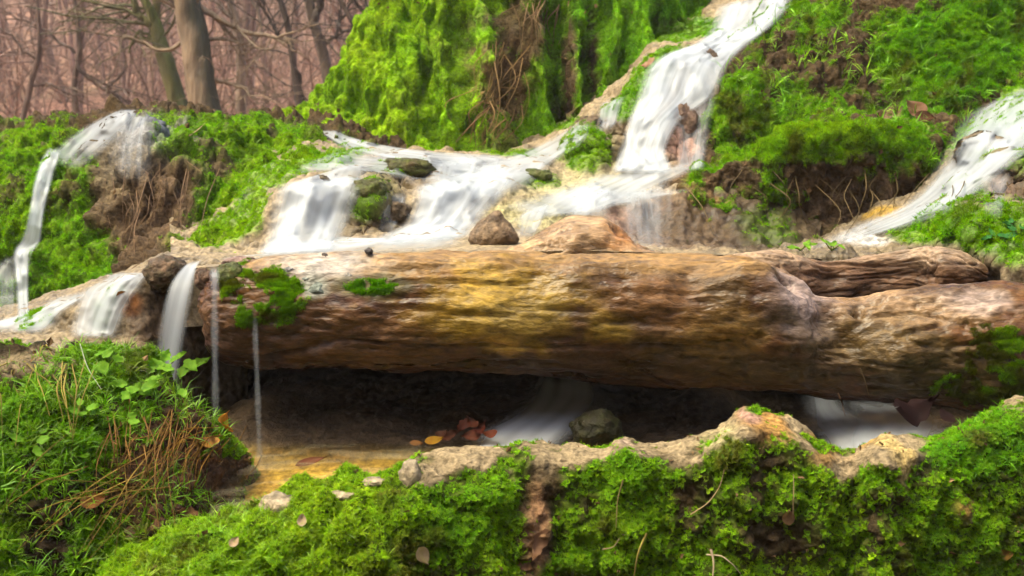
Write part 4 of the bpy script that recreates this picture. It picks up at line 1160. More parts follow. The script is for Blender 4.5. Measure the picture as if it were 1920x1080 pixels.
moss_on('moss_cliff', 110000, 0.0105, 'fuzz', FZ, 'bright green moss cloaking the steep cliff', 1, up=0.0, dry=0.08)
moss_on('left_bank', 52000, 0.0145, 'fuzz', FZ, 'moss covering the bank below the bare trees', 2, up=0.25)
moss_on('tufa_cascade', 6000, 0.016, 'fuzz', FZ, 'moss on the rocks between the central falls', 3, up=0.25)
moss_on('right_bank', 48000, 0.0145, 'fuzz', FZ, 'moss on the overhanging bank at upper right', 4, up=0.15, dry=0.42)
moss_on('right_slope', 17000, 0.018, 'fuzz', FZ, 'moss on the stone slope at the right edge', 5, up=0.25)
moss_on('low_shelf', 1500, 0.014, 'fuzz', FZ, 'moss tufts between the low left cascades', 6, up=0.3)
moss_on('foreground_ridge', 62000, 0.0115, 'frond', FR, 'feathery moss covering the foreground rim', 7, up=0.3, dry=0.5)
moss_on('foreground_ridge', 3500, 0.012, 'rosette', RO, 'small round leaves among the moss of the foreground rim', 57, up=0.5, dry=0.3, name='ground_cover')
moss_on('left_mound', 30000, 0.015, 'frond', FR, 'feathery moss on the lower left mound', 8, up=0.3, dry=0.3)
moss_on('left_mound', 900, 0.018, 'rosette', RO, 'small round leaves among the moss of the lower left mound', 58, up=0.5, dry=0.2, name='ground_cover')
# grass
moss_on('left_mound', 620, 0.07, 'grass', GT, 'green grass on the lower left mound', 31, up=0.55, mode='grass', name='grass', mat=M_GRASS, dry=0.5)
moss_on('right_bank', 230, 0.095, 'grass', GT, 'grass tufts on the bank at upper right', 32, up=0.45, mode='grass', name='grass', mat=M_GRASS, dry=0.35)
moss_on('foreground_ridge', 1500, 0.035, 'grass', GT, 'short grass on the foreground rim', 33, up=0.6, mode='grass', name='grass', mat=M_GRASS, dry=0.2)
moss_on('left_bank', 700, 0.05, 'grass', GT, 'sparse grass on the bank below the bare trees', 34, up=0.5, mode='moss', name='grass', mat=M_GRASS, dry=0.3)

# bits of dead leaf caught in the moss
FL = [fuzz(1, 1.4, (0.8, 1.0), 0.35, seed=60 + i) for i in range(4)] + [fuzz(2, 1.4, (0.6, 1.0), 0.12, seed=70 + i) for i in range(3)]
def litter_on(key, count, size, label, seed):
    q = patches[key]
    dens = np.ones(q.g.shape[:2])
    if key == 'left_bank': dens = dens * (1 - q.w(200, 255, 150, 80)) * (1 - q.w(70, 400, 60, 200))
    pos, nn, hue, ms = scatter(q, dens, count, seed)
    r = np.random.default_rng(seed)
    a = r.random((count, 1)); c = np.array([0.24, 0.15, 0.065]) * a + np.array([0.07, 0.035, 0.016]) * (1 - a)
    stuff_points('leaf_litter', 'flake', FL, M_LIT, pos, nn, size * r.uniform(0.5, 1.3, count), c, label, 0.2, seed, 0.05)
M_LIT = leaf_mat('litter_bits', 0.2, 0.7, 0.06, True)
litter_on('foreground_ridge', 700, 0.016, 'bits of dead leaf caught in the moss of the foreground rim', 81)
litter_on('left_mound', 500, 0.020, 'bits of dead leaf caught on the lower left mound', 82)
litter_on('left_bank', 350, 0.026, 'bits of dead leaf caught on the bank below the trees', 83)
litter_on('right_bank', 600, 0.026, 'bits of dead leaf caught on the upper right bank', 84)
litter_on('moss_cliff', 400, 0.026, 'bits of dead leaf caught in the moss of the cliff', 85)

# ------------------------------------------------------------------ water
def ribbon(name, secs, mat, label, nu=40, nv=90, lift=0.012, seed=0, edge=0.3, wav=0.004, fixed=False, layers=1):
    """secs: ((lx, ly), (rx, ry), alpha, thick[, Y]) down the flow; laid on the ground unless Y is given"""
    a = np.array([[*s[0], *s[1], s[2], s[3], (s[4] if len(s) > 4 else -1)] for s in secs], float)
    kn = np.arange(len(secs), dtype=float)
    B = hermite(kn, a, np.linspace(0, kn[-1], nv))
    Vs, Fs, Cs, Us, off = [], [], [], [], 0
    s = np.linspace(0, 1, nu)
    px = B[:, 0:1] * (1 - s) + B[:, 2:3] * s; py = B[:, 1:2] * (1 - s) + B[:, 3:4] * s
    Y0 = np.zeros_like(px)
    for i in range(nv):
        for j in range(nu):
            if B[i, 6] > 0 and fixed: Y0[i, j] = B[i, 6]; continue
            h, _ = hit(px[i, j], py[i, j])
            Y0[i, j] = h[1] if h is not None else np.nan
    for ly in range(layers):
        Yh = Y0
        if np.isnan(Yh).any():
            m = np.nanmean(Yh); Yh = np.where(np.isnan(Yh), m, Yh)
        Ys = Yh.copy()
        if not fixed:
            for it in range(16):
                q = np.pad(Ys, 1, mode='edge')
                Ys = (q[:-2, 1:-1] + q[2:, 1:-1] + q[1:-1, :-2] + q[1:-1, 2:] + 2 * q[1:-1, 1:-1]) / 6
                Ys = np.minimum(Ys, Yh - lift * 0.5)
            Ys = Ys - lift * 0.5 - ly * lift * 0.8
        W = P(px, py, Ys)
        lat = np.cumsum(np.concatenate([np.zeros((nv, 1)), np.linalg.norm(np.diff(W, axis=1), axis=-1)], 1), 1)
        alo = np.cumsum(np.concatenate([np.zeros((1, nu)), np.linalg.norm(np.diff(W, axis=0), axis=-1)], 0), 0)
        lat = s[None, :] * np.linalg.norm(W[:, -1] - W[:, 0], axis=-1).mean() + 0 * lat
        alo = np.linspace(0, 1, nv)[:, None] * np.linalg.norm(W[-1, nu // 2] - W[0, nu // 2]) * 1.2 + 0 * alo
        # soft cords of water running down the sheet
        W[..., 1] += wav * pn(np.stack([lat * 30, alo * 2.0, 0 * lat + seed + ly * 3.3], -1))
        e = sstep(0, edge, s) * (1 - sstep(1 - edge, 1, s))
        en = np.clip(e[None, :] * (1 + 0.8 * pn(np.stack([lat * 25, alo * 3, 0 * lat + seed], -1))), 0, 1)
        alpha = np.clip(B[:, 4:5], 0, 1) * en
        thick = np.clip(B[:, 5:6], 0, 1) * np.ones_like(alpha)
        Vs.append(W.reshape(-1, 3)); Fs.append(grid_faces(nv, nu) + off); off += nu * nv
        Cs.append(np.stack([alpha, thick, 0 * alpha], -1).reshape(-1, 3))
        Us.append(np.stack([lat + seed * 1.7 + ly * 0.37, alo + seed], -1).reshape(-1, 2))
    me = raw_mesh(name, np.concatenate(Vs), np.concatenate(Fs), np.concatenate(Cs), mat, True, np.concatenate(Us))
    return link(name, me, label=label, kind='structure')

R = ribbon
R('waterfall', [((1345, 10), (1490, -30), 0, .3), ((1338, 20), (1488, 0), .9, .25), ((1328, 55), (1470, 30), .95, .35), ((1300, 80), (1440, 58), .95, .8), ((1235, 105), (1410, 82), .95, .7), ((1208, 130), (1372, 118), .95, .4), ((1190, 180), (1345, 175), .95, .3),
                ((1172, 230), (1275, 232), .95, .35), ((1158, 280), (1252, 284), .95, .45), ((1148, 308), (1262, 312), .95, .9), ((1135, 325), (1262, 326), 0, .8)],
  M_FALL, 'tall silky waterfall dropping beside the moss cliff at upper right', 60, 150, 0.03, 1, layers=2, edge=0.2)
R('waterfall', [((1262, 175), (1350, 165), 0, .1), ((1262, 195), (1346, 185), .6, .1), ((1262, 230), (1338, 228), .45, .05), ((1268, 270), (1330, 270), .5, .05), ((1265, 308), (1325, 308), .7, .4), ((1255, 320), (1320, 320), 0, .4)],
  M_FALL, 'thin split veil over the pinkish rock right of the tall fall', 40, 70, 0.02, 31)
R('waterfall', [((1125, 190), (1178, 178), 0, .4), ((1120, 205), (1172, 185), .8, .4), ((1118, 235), (1160, 225), .7, .4), ((1118, 250), (1150, 245), 0, .4)], M_FALL, 'little fall between the cliff foot and the tall waterfall', 20, 40, 0.02, 2)
R('stream', [((1080, 330), (1330, 300), 0, .6), ((1060, 350), (1320, 312), .9, .8), ((1000, 375), (1260, 345), .85, .6), ((960, 405), (1200, 375), .6, .5), ((930, 425), (1130, 395), 0, .5)], M_FLOW, 'white water running left from the foot of the tall waterfall', 60, 60, 0.02, 3)
R('waterfall', [((1062, 362), (1150, 352), 0, .5), ((1060, 375), (1150, 366), .95, .5), ((1058, 395), (1148, 390), .8, .4), ((1056, 412), (1145, 410), 0, .4)], M_FALL, 'short white fall above the pale log stub', 30, 40, 0.02, 4)
R('waterfall', [((975, 400), (1045, 372), 0, .5), ((970, 410), (1035, 385), .8, .4), ((965, 432), (1015, 425), .75, .4), ((960, 445), (1005, 445), 0, .4)], M_FALL, 'short fall beside the dark pointed rock', 26, 40, 0.02, 5)
R('waterfall', [((1150, 350), (1270, 340), 0, .2), ((1152, 365), (1265, 355), .55, .05), ((1160, 410), (1265, 405), .4, 0), ((1170, 460), (1265, 455), .25, 0), ((1175, 475), (1265, 468), 0, 0)], M_FALL, 'thin trickles over the brown drip wall right of the stub', 40, 60, 0.02, 6)
R('stream', [((590, 243), (640, 243), 0, .5), ((600, 250), (650, 252), .8, .7), ((640, 278), (720, 270), .9, .6), ((720, 300), (820, 282), .9, .6), ((800, 312), (960, 290), .85, .6), ((820, 330), (1000, 300), 0, .6)], M_FLOW, 'stream winding along the foot of the moss cliff', 36, 80, 0.015, 7)
R('stream', [((1090, 222), (1110, 232), 0, .5), ((1060, 240), (1100, 262), .75, .5), ((980, 282), (1050, 300), .85, .6), ((880, 310), (1000, 345), .9, .7), ((790, 340), (930, 380), .9, .5), ((760, 360), (900, 400), 0, .5)], M_FLOW, 'broad stream sliding left down the tufa terraces', 44, 80, 0.015, 8)
R('stream', [((545, 318), (640, 270), 0, .4), ((560, 326), (700, 285), .7, .5), ((640, 322), (840, 300), .7, .4), ((760, 340), (980, 310), .75, .4), ((800, 352), (1010, 330), 0, .4)], M_FLOW, 'thin white water spread over the upper terrace', 60, 60, 0.012, 32, edge=0.25)
R('stream', [((930, 390), (1080, 335), 0, .4), ((960, 400), (1150, 345), .7, .5), ((1000, 408), (1230, 352), .7, .5), ((1050, 405), (1300, 352), .5, .4), ((1100, 400), (1330, 350), 0, .4)], M_FLOW, 'thin water spread over the tufa ledge below the tall fall', 50, 50, 0.012, 33, edge=0.25)
R('waterfall', [((805, 292), (950, 292), 0, .5), ((805, 302), (955, 298), .9, .4), ((803, 318), (950, 315), .75, .2), ((800, 335), (945, 335), .8, .5), ((800, 345), (945, 345), 0, .5)], M_FALL, 'low fall on the upper terrace below the cliff', 40, 40, 0.015, 9)
R('waterfall', [((775, 345), (990, 320), 0, .5), ((768, 358), (975, 335), .95, .6), ((762, 385), (945, 375), .95, .35), ((755, 415), (910, 410), .95, .4), ((700, 445), (900, 430), .95, .9), ((680, 465), (900, 445), 0, .9)], M_FALL, 'wide middle fall of the central cascade', 60, 70, 0.02, 10, layers=2)
R('stream', [((600, 330), (690, 290), 0, .5), ((560, 336), (700, 305), .85, .6), ((520, 350), (690, 340), .9, .5), ((505, 375), (680, 360), 0, .5)], M_FLOW, 'water sliding over the lip of the left terrace', 36, 40, 0.015, 11)
R('waterfall', [((530, 340), (690, 328), 0, .5), ((515, 355), (688, 342), .95, .5), ((500, 400), (670, 390), .95, .3), ((490, 445), (650, 440), .95, .45), ((475, 470), (640, 460), .95, .9), ((470, 480), (640, 472), 0, .9)], M_FALL, 'broad left fall of the central cascade', 60, 80, 0.025, 12, layers=2)
R('waterfall', [((715, 360), (765, 360), 0, .2), ((715, 375), (765, 372), .6, .2), ((712, 410), (750, 410), .5, .2), ((700, 440), (740, 440), 0, .2)], M_FALL, 'thin veil over the tufa step between the two wide falls', 20, 40, 0.015, 13)
R('stream', [((500, 462), (640, 440), 0, .7), ((480, 470), (700, 445), .95, .9), ((480, 476), (850, 440), .95, .8), ((400, 484), (880, 455), .6, .5), ((380, 492), (820, 472), 0, .4)], M_FLOW, 'foaming white pool at the foot of the falls behind the log', 60, 50, 0.012, 14, edge=0.12)
R('stream', [((1840, 195), (2020, 120), 0, .3), ((1795, 228), (2020, 165), .8, .3), ((1765, 285), (1985, 240), .85, .3), ((1730, 342), (1915, 300), .85, .35), ((1680, 388), (1850, 355), .8, .35), ((1580, 430), (1775, 402), .65, .3), ((1500, 466), (1670, 436), .3, .2), ((1480, 476), (1630, 450), 0, .2)],
  M_FLOW, 'long water slide running down the slope at the right edge', 50, 110, 0.02, 15, edge=0.38, layers=2)
R('waterfall', [((1838, 330), (1900, 320), 0, .2), ((1838, 345), (1895, 335), .6, .2), ((1842, 380), (1885, 375), .5, .1), ((1845, 415), (1880, 410), 0, .1)], M_FALL, 'thin pinkish fall between boulders at the right edge', 20, 40, 0.02, 16)
R('stream', [((225, 203), (275, 204), 0, .4), ((200, 214), (265, 212), .85, .45), ((140, 246), (235, 250), .7, .3), ((100, 280), (185, 296), .6, .3), ((85, 305), (150, 322), 0, .2)], M_FLOW, 'thin sheet of water crossing the top of the left bank', 36, 60, 0.02, 17, edge=0.3)
R('waterfall', [((235, 205), (300, 212), 0, .3), ((215, 226), (290, 228), .65, .2), ((195, 260), (290, 262), .4, .05), ((180, 300), (290, 300), .3, 0), ((175, 345), (290, 345), 0, 0)], M_FALL, 'trickles dripping over the grey rock on the left bank', 40, 50, 0.016, 18, edge=0.3)
R('waterfall', [((88, 275), (118, 278), 0, .5), ((78, 295), (112, 298), .85, .5), ((62, 340), (98, 345), .85, .4), ((52, 400), (84, 405), .85, .4), ((40, 445), (78, 452), .9, .5), ((22, 480), (60, 480), .85, .5), ((28, 540), (55, 545), .8, .5), ((30, 590), (58, 592), .5, .5), ((28, 605), (56, 605), 0, .5)],
  M_FALL, 'narrow waterfall down the left bank near the left edge', 24, 110, 0.02, 19, layers=2)
R('waterfall', [((5, 480), (45, 475), 0, .2), ((-10, 500), (35, 500), .4, .2), ((-15, 550), (35, 560), .35, .2), ((-15, 600), (30, 600), 0, .2)], M_FALL, 'faint veil of water at the left edge', 20, 40, 0.02, 20)
R('stream', [((190, 512), (290, 508), 0, .6), ((195, 520), (282, 516), .95, .8), ((150, 545), (270, 535), .95, .6), ((135, 580), (245, 575), .9, .6), ((128, 618), (225, 622), .8, .6), ((125, 635), (220, 635), 0, .6)], M_FALL, 'low white fall beside the left end of the log', 40, 60, 0.02, 21)
R('stream', [((100, 555), (190, 540), 0, .6), ((70, 575), (160, 560), .9, .7), ((20, 592), (125, 585), .9, .7), ((-40, 605), (110, 610), .85, .6), ((-80, 620), (90, 628), 0, .6)], M_FALL, 'white water spreading over the low shelf at the left edge', 40, 50, 0.015, 22)
# free falls from the log end, arcing clear of the wall behind
R('waterfall', [((355, 490), (385, 485), 0, .6, 3.0), ((342, 500), (372, 500), .95, .7, 2.92), ((318, 530), (366, 535), .95, .45, 2.84), ((302, 580), (358, 585), .95, .35, 2.80), ((292, 640), (348, 645), .9, .35, 2.78), ((284, 700), (338, 705), .8, .4, 2.77), ((280, 760), (335, 765), .4, .4, 2.77)],
  M_FALL, 'curved white jet pouring off the left end of the log', 30, 90, 0.01, 23, fixed=True, layers=1)
R('waterfall', [((390, 498), (412, 498), 0, .4, 2.80), ((391, 520), (414, 520), .65, .4, 2.71), ((395, 570), (410, 570), .55, .3, 2.70), ((393, 620), (413, 620), .6, .3, 2.69), ((397, 680), (411, 680), .5, .2, 2.685), ((395, 740), (414, 740), .5, .3, 2.68), ((398, 800), (413, 800), .4, .2, 2.68), ((394, 880), (418, 880), .15, .2, 2.68)],
  M_FALL, 'thin straight stream of water beside the curved jet', 14, 90, 0.01, 24, fixed=True, wav=0.012, edge=0.4)
R('waterfall', [((473, 585), (482, 585), 0, .3, 2.72), ((472, 640), (486, 640), .45, .3, 2.71), ((476, 700), (487, 700), .35, .2, 2.705), ((476, 760), (491, 760), .4, .3, 2.70), ((480, 820), (491, 820), .3, .2, 2.70), ((474, 868), (500, 868), .2, .3, 2.69), ((470, 880), (505, 880), 0, .3, 2.69)],
  M_FALL, 'thinnest thread of water falling from under the log', 12, 90, 0.01, 25, fixed=True, wav=0.010, edge=0.4)
# cascades in the hollow under the log
R('waterfall', [((1015, 690), (1110, 690), 0, .5, 3.2), ((1005, 702), (1120, 705), .75, .4, 3.10), ((985, 740), (1135, 745), .9, .6, 3.02), ((940, 780), (1120, 778), .95, .8, 2.91), ((890, 808), (1100, 802), 1, .95, 2.81), ((870, 835), (1060, 835), .9, .8, 2.70), ((850, 862), (1040, 862), .4, .8, 2.62)],
  M_FLOW, 'cascade gushing out of the hollow under the log', 50, 70, 0.01, 26, fixed=True, edge=0.35)
R('waterfall', [((1090, 705), (1190, 705), 0, .2, 3.2), ((1095, 730), (1180, 730), .4, .3, 3.1), ((1100, 770), (1170, 775), .4, .3, 3.0), ((1080, 820), (1120, 825), .4, .3, 2.86)], M_FLOW, 'thin veil right of the cascade under the log', 24, 40, 0.03, 27, edge=0.35)
R('waterfall', [((1495, 715), (1570, 715), 0, .5, 3.2), ((1495, 730), (1578, 730), .6, .4, 3.12), ((1500, 765), (1595, 765), .7, .5, 3.05), ((1505, 795), (1640, 785), .85, .7, 2.90), ((1520, 825), (1690, 810), .85, .8, 2.76), ((1530, 860), (1700, 850), .6, .8, 2.62)],
  M_FALL, 'bluish cascade under the right part of the log', 40, 60, 0.01, 28, fixed=True, edge=0.45)
R('stream', [((1560, 752), (1640, 748), 0, .5, 3.0), ((1570, 768), (1720, 760), .6, .6, 2.95), ((1565, 795), (1790, 775), .8, .8, 2.83), ((1550, 825), (1800, 800), .8, .8, 2.70), ((1550, 860), (1800, 840), .6, .8, 2.58)], M_FLOW, 'white pool between the log and the right foreground rim', 40, 30, 0.01, 29, fixed=True, edge=0.42)

# shallow pool surface
def pool_mat():
    m, nt, out = new_mat('pool_water')
    L = nt.links.new
    tc = N(nt, 'ShaderNodeTexCoord')
    mp = N(nt, 'ShaderNodeMapping'); mp.inputs['Scale'].default_value = (5, 14, 1); mp.inputs['Rotation'].default_value = (0, 0, 0.35); L(tc.outputs['Object'], mp.inputs[0])
    n = N(nt, 'ShaderNodeTexNoise', Scale=1.0, Detail=3.0); L(mp.outputs[0], n.inputs['Vector'])
    bp = N(nt, 'ShaderNodeBump', Strength=0.35, Distance=0.02); L(n.outputs[0], bp.inputs['Height'])
    tr = N(nt, 'ShaderNodeBsdfTransparent'); tr.inputs[0].default_value = (0.94, 0.90, 0.76, 1)
    gl = N(nt, 'ShaderNodeBsdfGlossy', Roughness=0.18); L(bp.outputs[0], gl.inputs['Normal'])
    df = N(nt, 'ShaderNodeBsdfDiffuse'); df.inputs[0].default_value = (0.42, 0.36, 0.22, 1)
    fr = N(nt, 'ShaderNodeFresnel', IOR=1.33); L(bp.outputs[0], fr.inputs['Normal'])
    r = N(nt, 'ShaderNodeMapRange'); r.inputs[1].default_value = 0.45; r.inputs[2].default_value = 0.75; r.inputs[3].default_value = 0.02; r.inputs[4].default_value = 0.4
    L(n.outputs[0], r.inputs[0])
    m1 = N(nt, 'ShaderNodeMixShader'); L(r.outputs[0], m1.inputs[0]); L(tr.outputs[0], m1.inputs[1]); L(df.outputs[0], m1.inputs[2])
    m2 = N(nt, 'ShaderNodeMixShader'); L(fr.outputs[0], m2.inputs[0]); L(m1.outputs[0], m2.inputs[1]); L(gl.outputs[0], m2.inputs[2])
    L(m2.outputs[0], out.inputs[0])
    return m
xs = np.linspace(-0.85, 1.6, 160)
gx = xs[:, None] + np.zeros(60)
y0 = 2.14 + 0.3 * (1 - sstep(-0.70, -0.60, gx)) + 0.26 * sstep(-0.6, -0.1, gx)
gy = y0 + (2.92 - y0) * np.linspace(0, 1, 60)[None, :]
gz = 0.766 - 0.015 * (1 - sstep(-0.75, -0.5, gx)) - 0.012 * (1 - sstep(2.3, 2.5, gy))
gg = np.stack([gx, gy, gz], -1)
gg[..., 2] += 0.006 * fbm(gg * np.array([7, 16, 1]), 2)
me = raw_mesh('pool', gg.reshape(-1, 3), grid_faces(160, 60), None, pool_mat())
link('pool', me, label='shallow ochre pool between the log and the mossy rims', kind='structure')

# ------------------------------------------------------------------ stones
import bmesh
_ico = {}
def ico(sub):
    if sub not in _ico:
        bm = bmesh.new(); bmesh.ops.create_icosphere(bm, subdivisions=sub, radius=1)
        _ico[sub] = (np.array([v.co[:] for v in bm.verts]), np.array([[v.index for v in f.verts] for f in bm.faces])); bm.free()
    return _ico[sub]

def rock(name, label, px, py, Y, w, h, col, seed, dr=1.0, rough=0.25, col2=None, shape=None, group=None, sub=4, cat='stone', mat=None):
    v, f = ico(sub)
    v = v.copy(); s = Y / FPX
    if shape: v = shape(v)
    n = v / np.linalg.norm(v, axis=1)[:, None]
    o = seed * 3.7
    v = v + n * (rough * fbm(n * 1.6 + o, 3) + rough * 0.45 * ridged(n * 3.2 + o, 2) + rough * 0.2 * fbm(n * 9 + o, 2))[:, None]
    v = v * np.array([w / 2 * s, w / 2 * s * dr, h / 2 * s])
    t = np.clip(0.5 + 1.0 * fbm(n * 2.5 + o, 3), 0, 1)[:, None]
    c = np.array(col) * (1 - t) + np.array(col2 if col2 is not None else np.array(col) * 0.55) * t
    ob = link(name, raw_mesh(name, v, f, c, mat or M_STONE), None, label, cat, group)
    ob.location = P(px, py, Y)
    return ob

def peak(v):
    v = v.copy(); k = 1 - 0.45 * np.clip(v[:, 2] + 0.3, 0, 2)
    v[:, 0] = v[:, 0] * k + 0.12 * v[:, 2]; v[:, 1] *= k
    return v
rock('rock', 'dark brown pointed rock standing behind the log', 925, 436, 3.22, 96, 78, [0.075, 0.05, 0.028], 1, 0.8, 0.16, [0.17, 0.115, 0.065], peak)
rock('rock', 'blue-grey wet rock on top of the left bank', 285, 258, 4.36, 58, 70, [0.12, 0.13, 0.145], 2, 0.8, 0.45, [0.06, 0.06, 0.065])
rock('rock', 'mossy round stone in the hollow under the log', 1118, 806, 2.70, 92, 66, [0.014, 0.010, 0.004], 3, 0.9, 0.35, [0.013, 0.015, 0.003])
rock('rock', 'crumbly dark rock at the top of the low left fall', 312, 512, 2.98, 74, 64, [0.10, 0.06, 0.035], 4, 0.9, 0.34, [0.035, 0.03, 0.014])
rock('rock', 'mossy knob on the log end beside the thin stream', 432, 518, 2.80, 52, 50, [0.06, 0.055, 0.018], 5, 0.8, 0.3, [0.04, 0.06, 0.01])
rock('rock', 'small brown stone between the jet and the thin stream', 382, 524, 2.84, 34, 40, [0.11, 0.065, 0.04], 6, 0.8, 0.3)
rock('rock', 'pale crumbly lump on the left tip of the log', 452, 492, 2.88, 60, 22, [0.20, 0.13, 0.10], 7, 1.0, 0.3)
for k, (a, b, w, h, c, c2, l) in enumerate((
        (762, 318, 96, 40, [0.05, 0.034, 0.016], [0.05, 0.06, 0.01], 'low dark mossy rock on the upper terrace of the central cascade'),
        (688, 366, 66, 56, [0.055, 0.045, 0.016], [0.05, 0.07, 0.01], 'mossy rock splitting the left fall from the middle fall'),
        (735, 398, 60, 40, [0.10, 0.07, 0.04], [0.05, 0.035, 0.018], 'wet brown rock below the mossy rock between the two wide falls'),
        (1003, 332, 56, 26, [0.06, 0.055, 0.02], [0.05, 0.07, 0.012], 'small mossy rock where the two streams meet'),
        (1278, 245, 60, 90, [0.16, 0.10, 0.07], [0.08, 0.05, 0.03], 'pinkish knobbly rock behind the thin veil of the tall fall'),
        (1330, 118, 30, 46, [0.06, 0.04, 0.025], [0.10, 0.07, 0.045], 'dark upright rock at the top of the tall fall'),
        (600, 338, 40, 18, [0.09, 0.07, 0.04], [0.05, 0.04, 0.02], 'low wet rock on the lip of the left fall'))):
    hp, hn = hit(a, b)
    rock('wet_rock', l, a, b, hp.y + (0.05 if a > 1250 else 0.016), w, h, c, 50 + k, 0.7, 0.42, c2, None, 'rocks in the cascades')
for k, (a, b, w, h, c, l) in enumerate(((598, 540, 44, 28, [0.14, 0.16, 0.13], 'grey-green pebble on the left part of the log'),
        (545, 505, 30, 18, [0.16, 0.15, 0.14], 'light grey pebble on the log nearest the mossy knob'),
        (608, 479, 15, 14, [0.06, 0.045, 0.035], 'tiny dark pebble on the log crest below the left fall'),
        (692, 468, 14, 12, [0.07, 0.06, 0.055], 'tiny grey pebble at the edge of the white pool'),
        (655, 515, 24, 14, [0.13, 0.12, 0.10], 'brownish pebble right of the grey-green pebble on the log'),
        (575, 520, 22, 13, [0.12, 0.13, 0.11], 'small grey pebble just above the grey-green pebble'))):
    d = (Vector(P(a, b, 1.0)) - EYE).normalized(); hh = TV.ray_cast(EYE, d)
    Yq = hh[0].y if hh[0] is not None else 2.8
    rock('pebble', l, a, b + 3, Yq + 0.35 * w * Yq / FPX, w, h, c, 20 + k, 0.9, 0.45, None, None, 'pebbles on the log', 3)
rock('boulder', 'mossy brown boulder in the water slide at the right edge', 1848, 298, 3.72, 52, 56, [0.07, 0.06, 0.02], 8, 1, 0.25, [0.06, 0.075, 0.012])
rock('boulder', 'dark wet boulder at the right edge under the slide', 1900, 345, 3.48, 90, 100, [0.075, 0.05, 0.035], 9, 1, 0.25, [0.16, 0.11, 0.09])
rock('boulder', 'yellowish mossy boulder left of the dark wet boulder', 1818, 368, 3.5, 50, 60, [0.09, 0.09, 0.015], 10, 1, 0.25, [0.05, 0.06, 0.012])
for k, (a, b, w, h, l) in enumerate(((520, 948, 70, 44, 'pale jagged tufa chunk on the left part of the foreground rim'), (640, 928, 50, 18, 'flat pale stone on the moss below the pool'),
        (770, 893, 40, 60, 'pale tufa spike at the left end of the tan crest'), (700, 903, 40, 14, 'small flat stone at the pool edge'))):
    hp, hn = hit(a, b)
    rock('stone', l, a, b, (hp.y if hp is not None else 2.25) + 0.005, w, h, [0.27, 0.22, 0.14], 30 + k, 1.0, 0.4, [0.17, 0.13, 0.075], None, 'pale stones on the foreground rim', 3)

# ------------------------------------------------------------------ fallen leaves, stalks, plants
def leaf_mesh(name, L, W, col, col2, seed, curl=0.5, lobed=False, mat=None, fold=0.3):
    r = np.random.default_rng(seed)
    nu, nv = 11, 7
    t = np.linspace(0, 1, nu)[:, None]; q = np.linspace(-1, 1, nv)[None, :]
    prof = np.sin(np.pi * np.clip(t, 0, 1)**0.8)**0.75
    if lobed: prof = prof * (0.62 + 0.38 * np.abs(np.cos(t * np.pi * 2.6))) + 0.03
    x = t * L + 0 * q - L * 0.15 * np.abs(q) * (1 if lobed else 0.3); y = q * W / 2 * prof
    z = fold * np.abs(y) + curl * L * (t - 0.5)**2 * 1.2 * (1 + r.normal() * 0.3) + 0.12 * W * np.sin(q * 3 + seed) * t
    v = np.stack([x - L / 2, y, z], -1).reshape(-1, 3)
    w = np.clip(0.5 + 0.9 * fbm(v / L * 4 + seed, 3), 0, 1)[:, None]
    c = np.array(col) * (1 - w) + np.array(col2) * w
    return raw_mesh(name, v, grid_faces(nu, nv), c, mat or M_DRY)

def fallen(label, px, py, size, col, col2, seed, lobed=False, curl=0.6, tilt=None, group='fallen leaves', asp=0.7, lift=0.006, Y=None):
    if Y is None:
        h, nn = hit_any(px, py)
    else:
        h, nn = Vector(P(px, py, Y)), Vector((0, -.5, .8))
    if nn.dot(EYE - h) < 0: nn = -nn
    s = h.y / FPX
    o = link('fallen_leaf', leaf_mesh('fallen_leaf', size * s, size * s * asp, col, col2, seed, curl, lobed), None, label, 'leaf', group)
    z = (nn.normalized() + Vector((0, -0.3, 0.2))).normalized()
    qz = z.to_track_quat('Z', 'Y')
    o.rotation_mode = 'QUATERNION'
    from mathutils import Quaternion
    o.rotation_quaternion = qz @ Quaternion((0, 0, 1), tilt if tilt is not None else random.uniform(0, 6.28))
    o.location = h + nn.normalized() * lift
    return o
RED, RED2, BRN, BRN2, YEL, ORG, PAL = [0.20, 0.035, 0.015], [0.11, 0.03, 0.015], [0.10, 0.05, 0.022], [0.05, 0.022, 0.012], [0.42, 0.24, 0.01], [0.32, 0.12, 0.015], [0.33, 0.24, 0.14]
fallen('big dark red-brown leaf standing in the white pool at right', 1715, 778, 84, [0.013, 0.004, 0.003], [0.006, 0.003, 0.003], 1, True, 1.3, 0.3, asp=0.85, Y=2.58)
fallen('dark curled leaf lying right of the big red-brown leaf', 1772, 784, 36, [0.016, 0.006, 0.005], [0.01, 0.005, 0.005], 2, False, 0.5, Y=2.6)
fallen('bright red leaf nearest the white cascade under the log', 902, 808, 32, [0.07, 0.013, 0.006], [0.04, 0.011, 0.005], 3, True, 0.8, Y=2.72)
fallen('dull red leaf left of the bright red leaf', 866, 806, 34, [0.06, 0.015, 0.007], [0.04, 0.012, 0.007], 4, True, 0.8, Y=2.73)
fallen('dark red leaf above the yellow leaf', 846, 820, 36, [0.06, 0.018, 0.01], BRN2, 5, True, 0.7, Y=2.72)
fallen('brown leaf partly under the red leaves', 884, 822, 38, BRN2, RED2, 6, False, 0.5, Y=2.71)
fallen('small crumpled red-brown leaf on top of the red leaf heap', 884, 796, 30, [0.07, 0.016, 0.008], BRN2, 31, True, 1.1, Y=2.735)
fallen('tiny dark leaf at the left foot of the red leaf heap', 828, 818, 24, [0.05, 0.02, 0.01], BRN2, 32, False, 0.9, Y=2.72)
fallen('small rusty leaf touching the white cascade', 918, 818, 28, [0.09, 0.025, 0.01], RED2, 33, False, 1.0, Y=2.71)
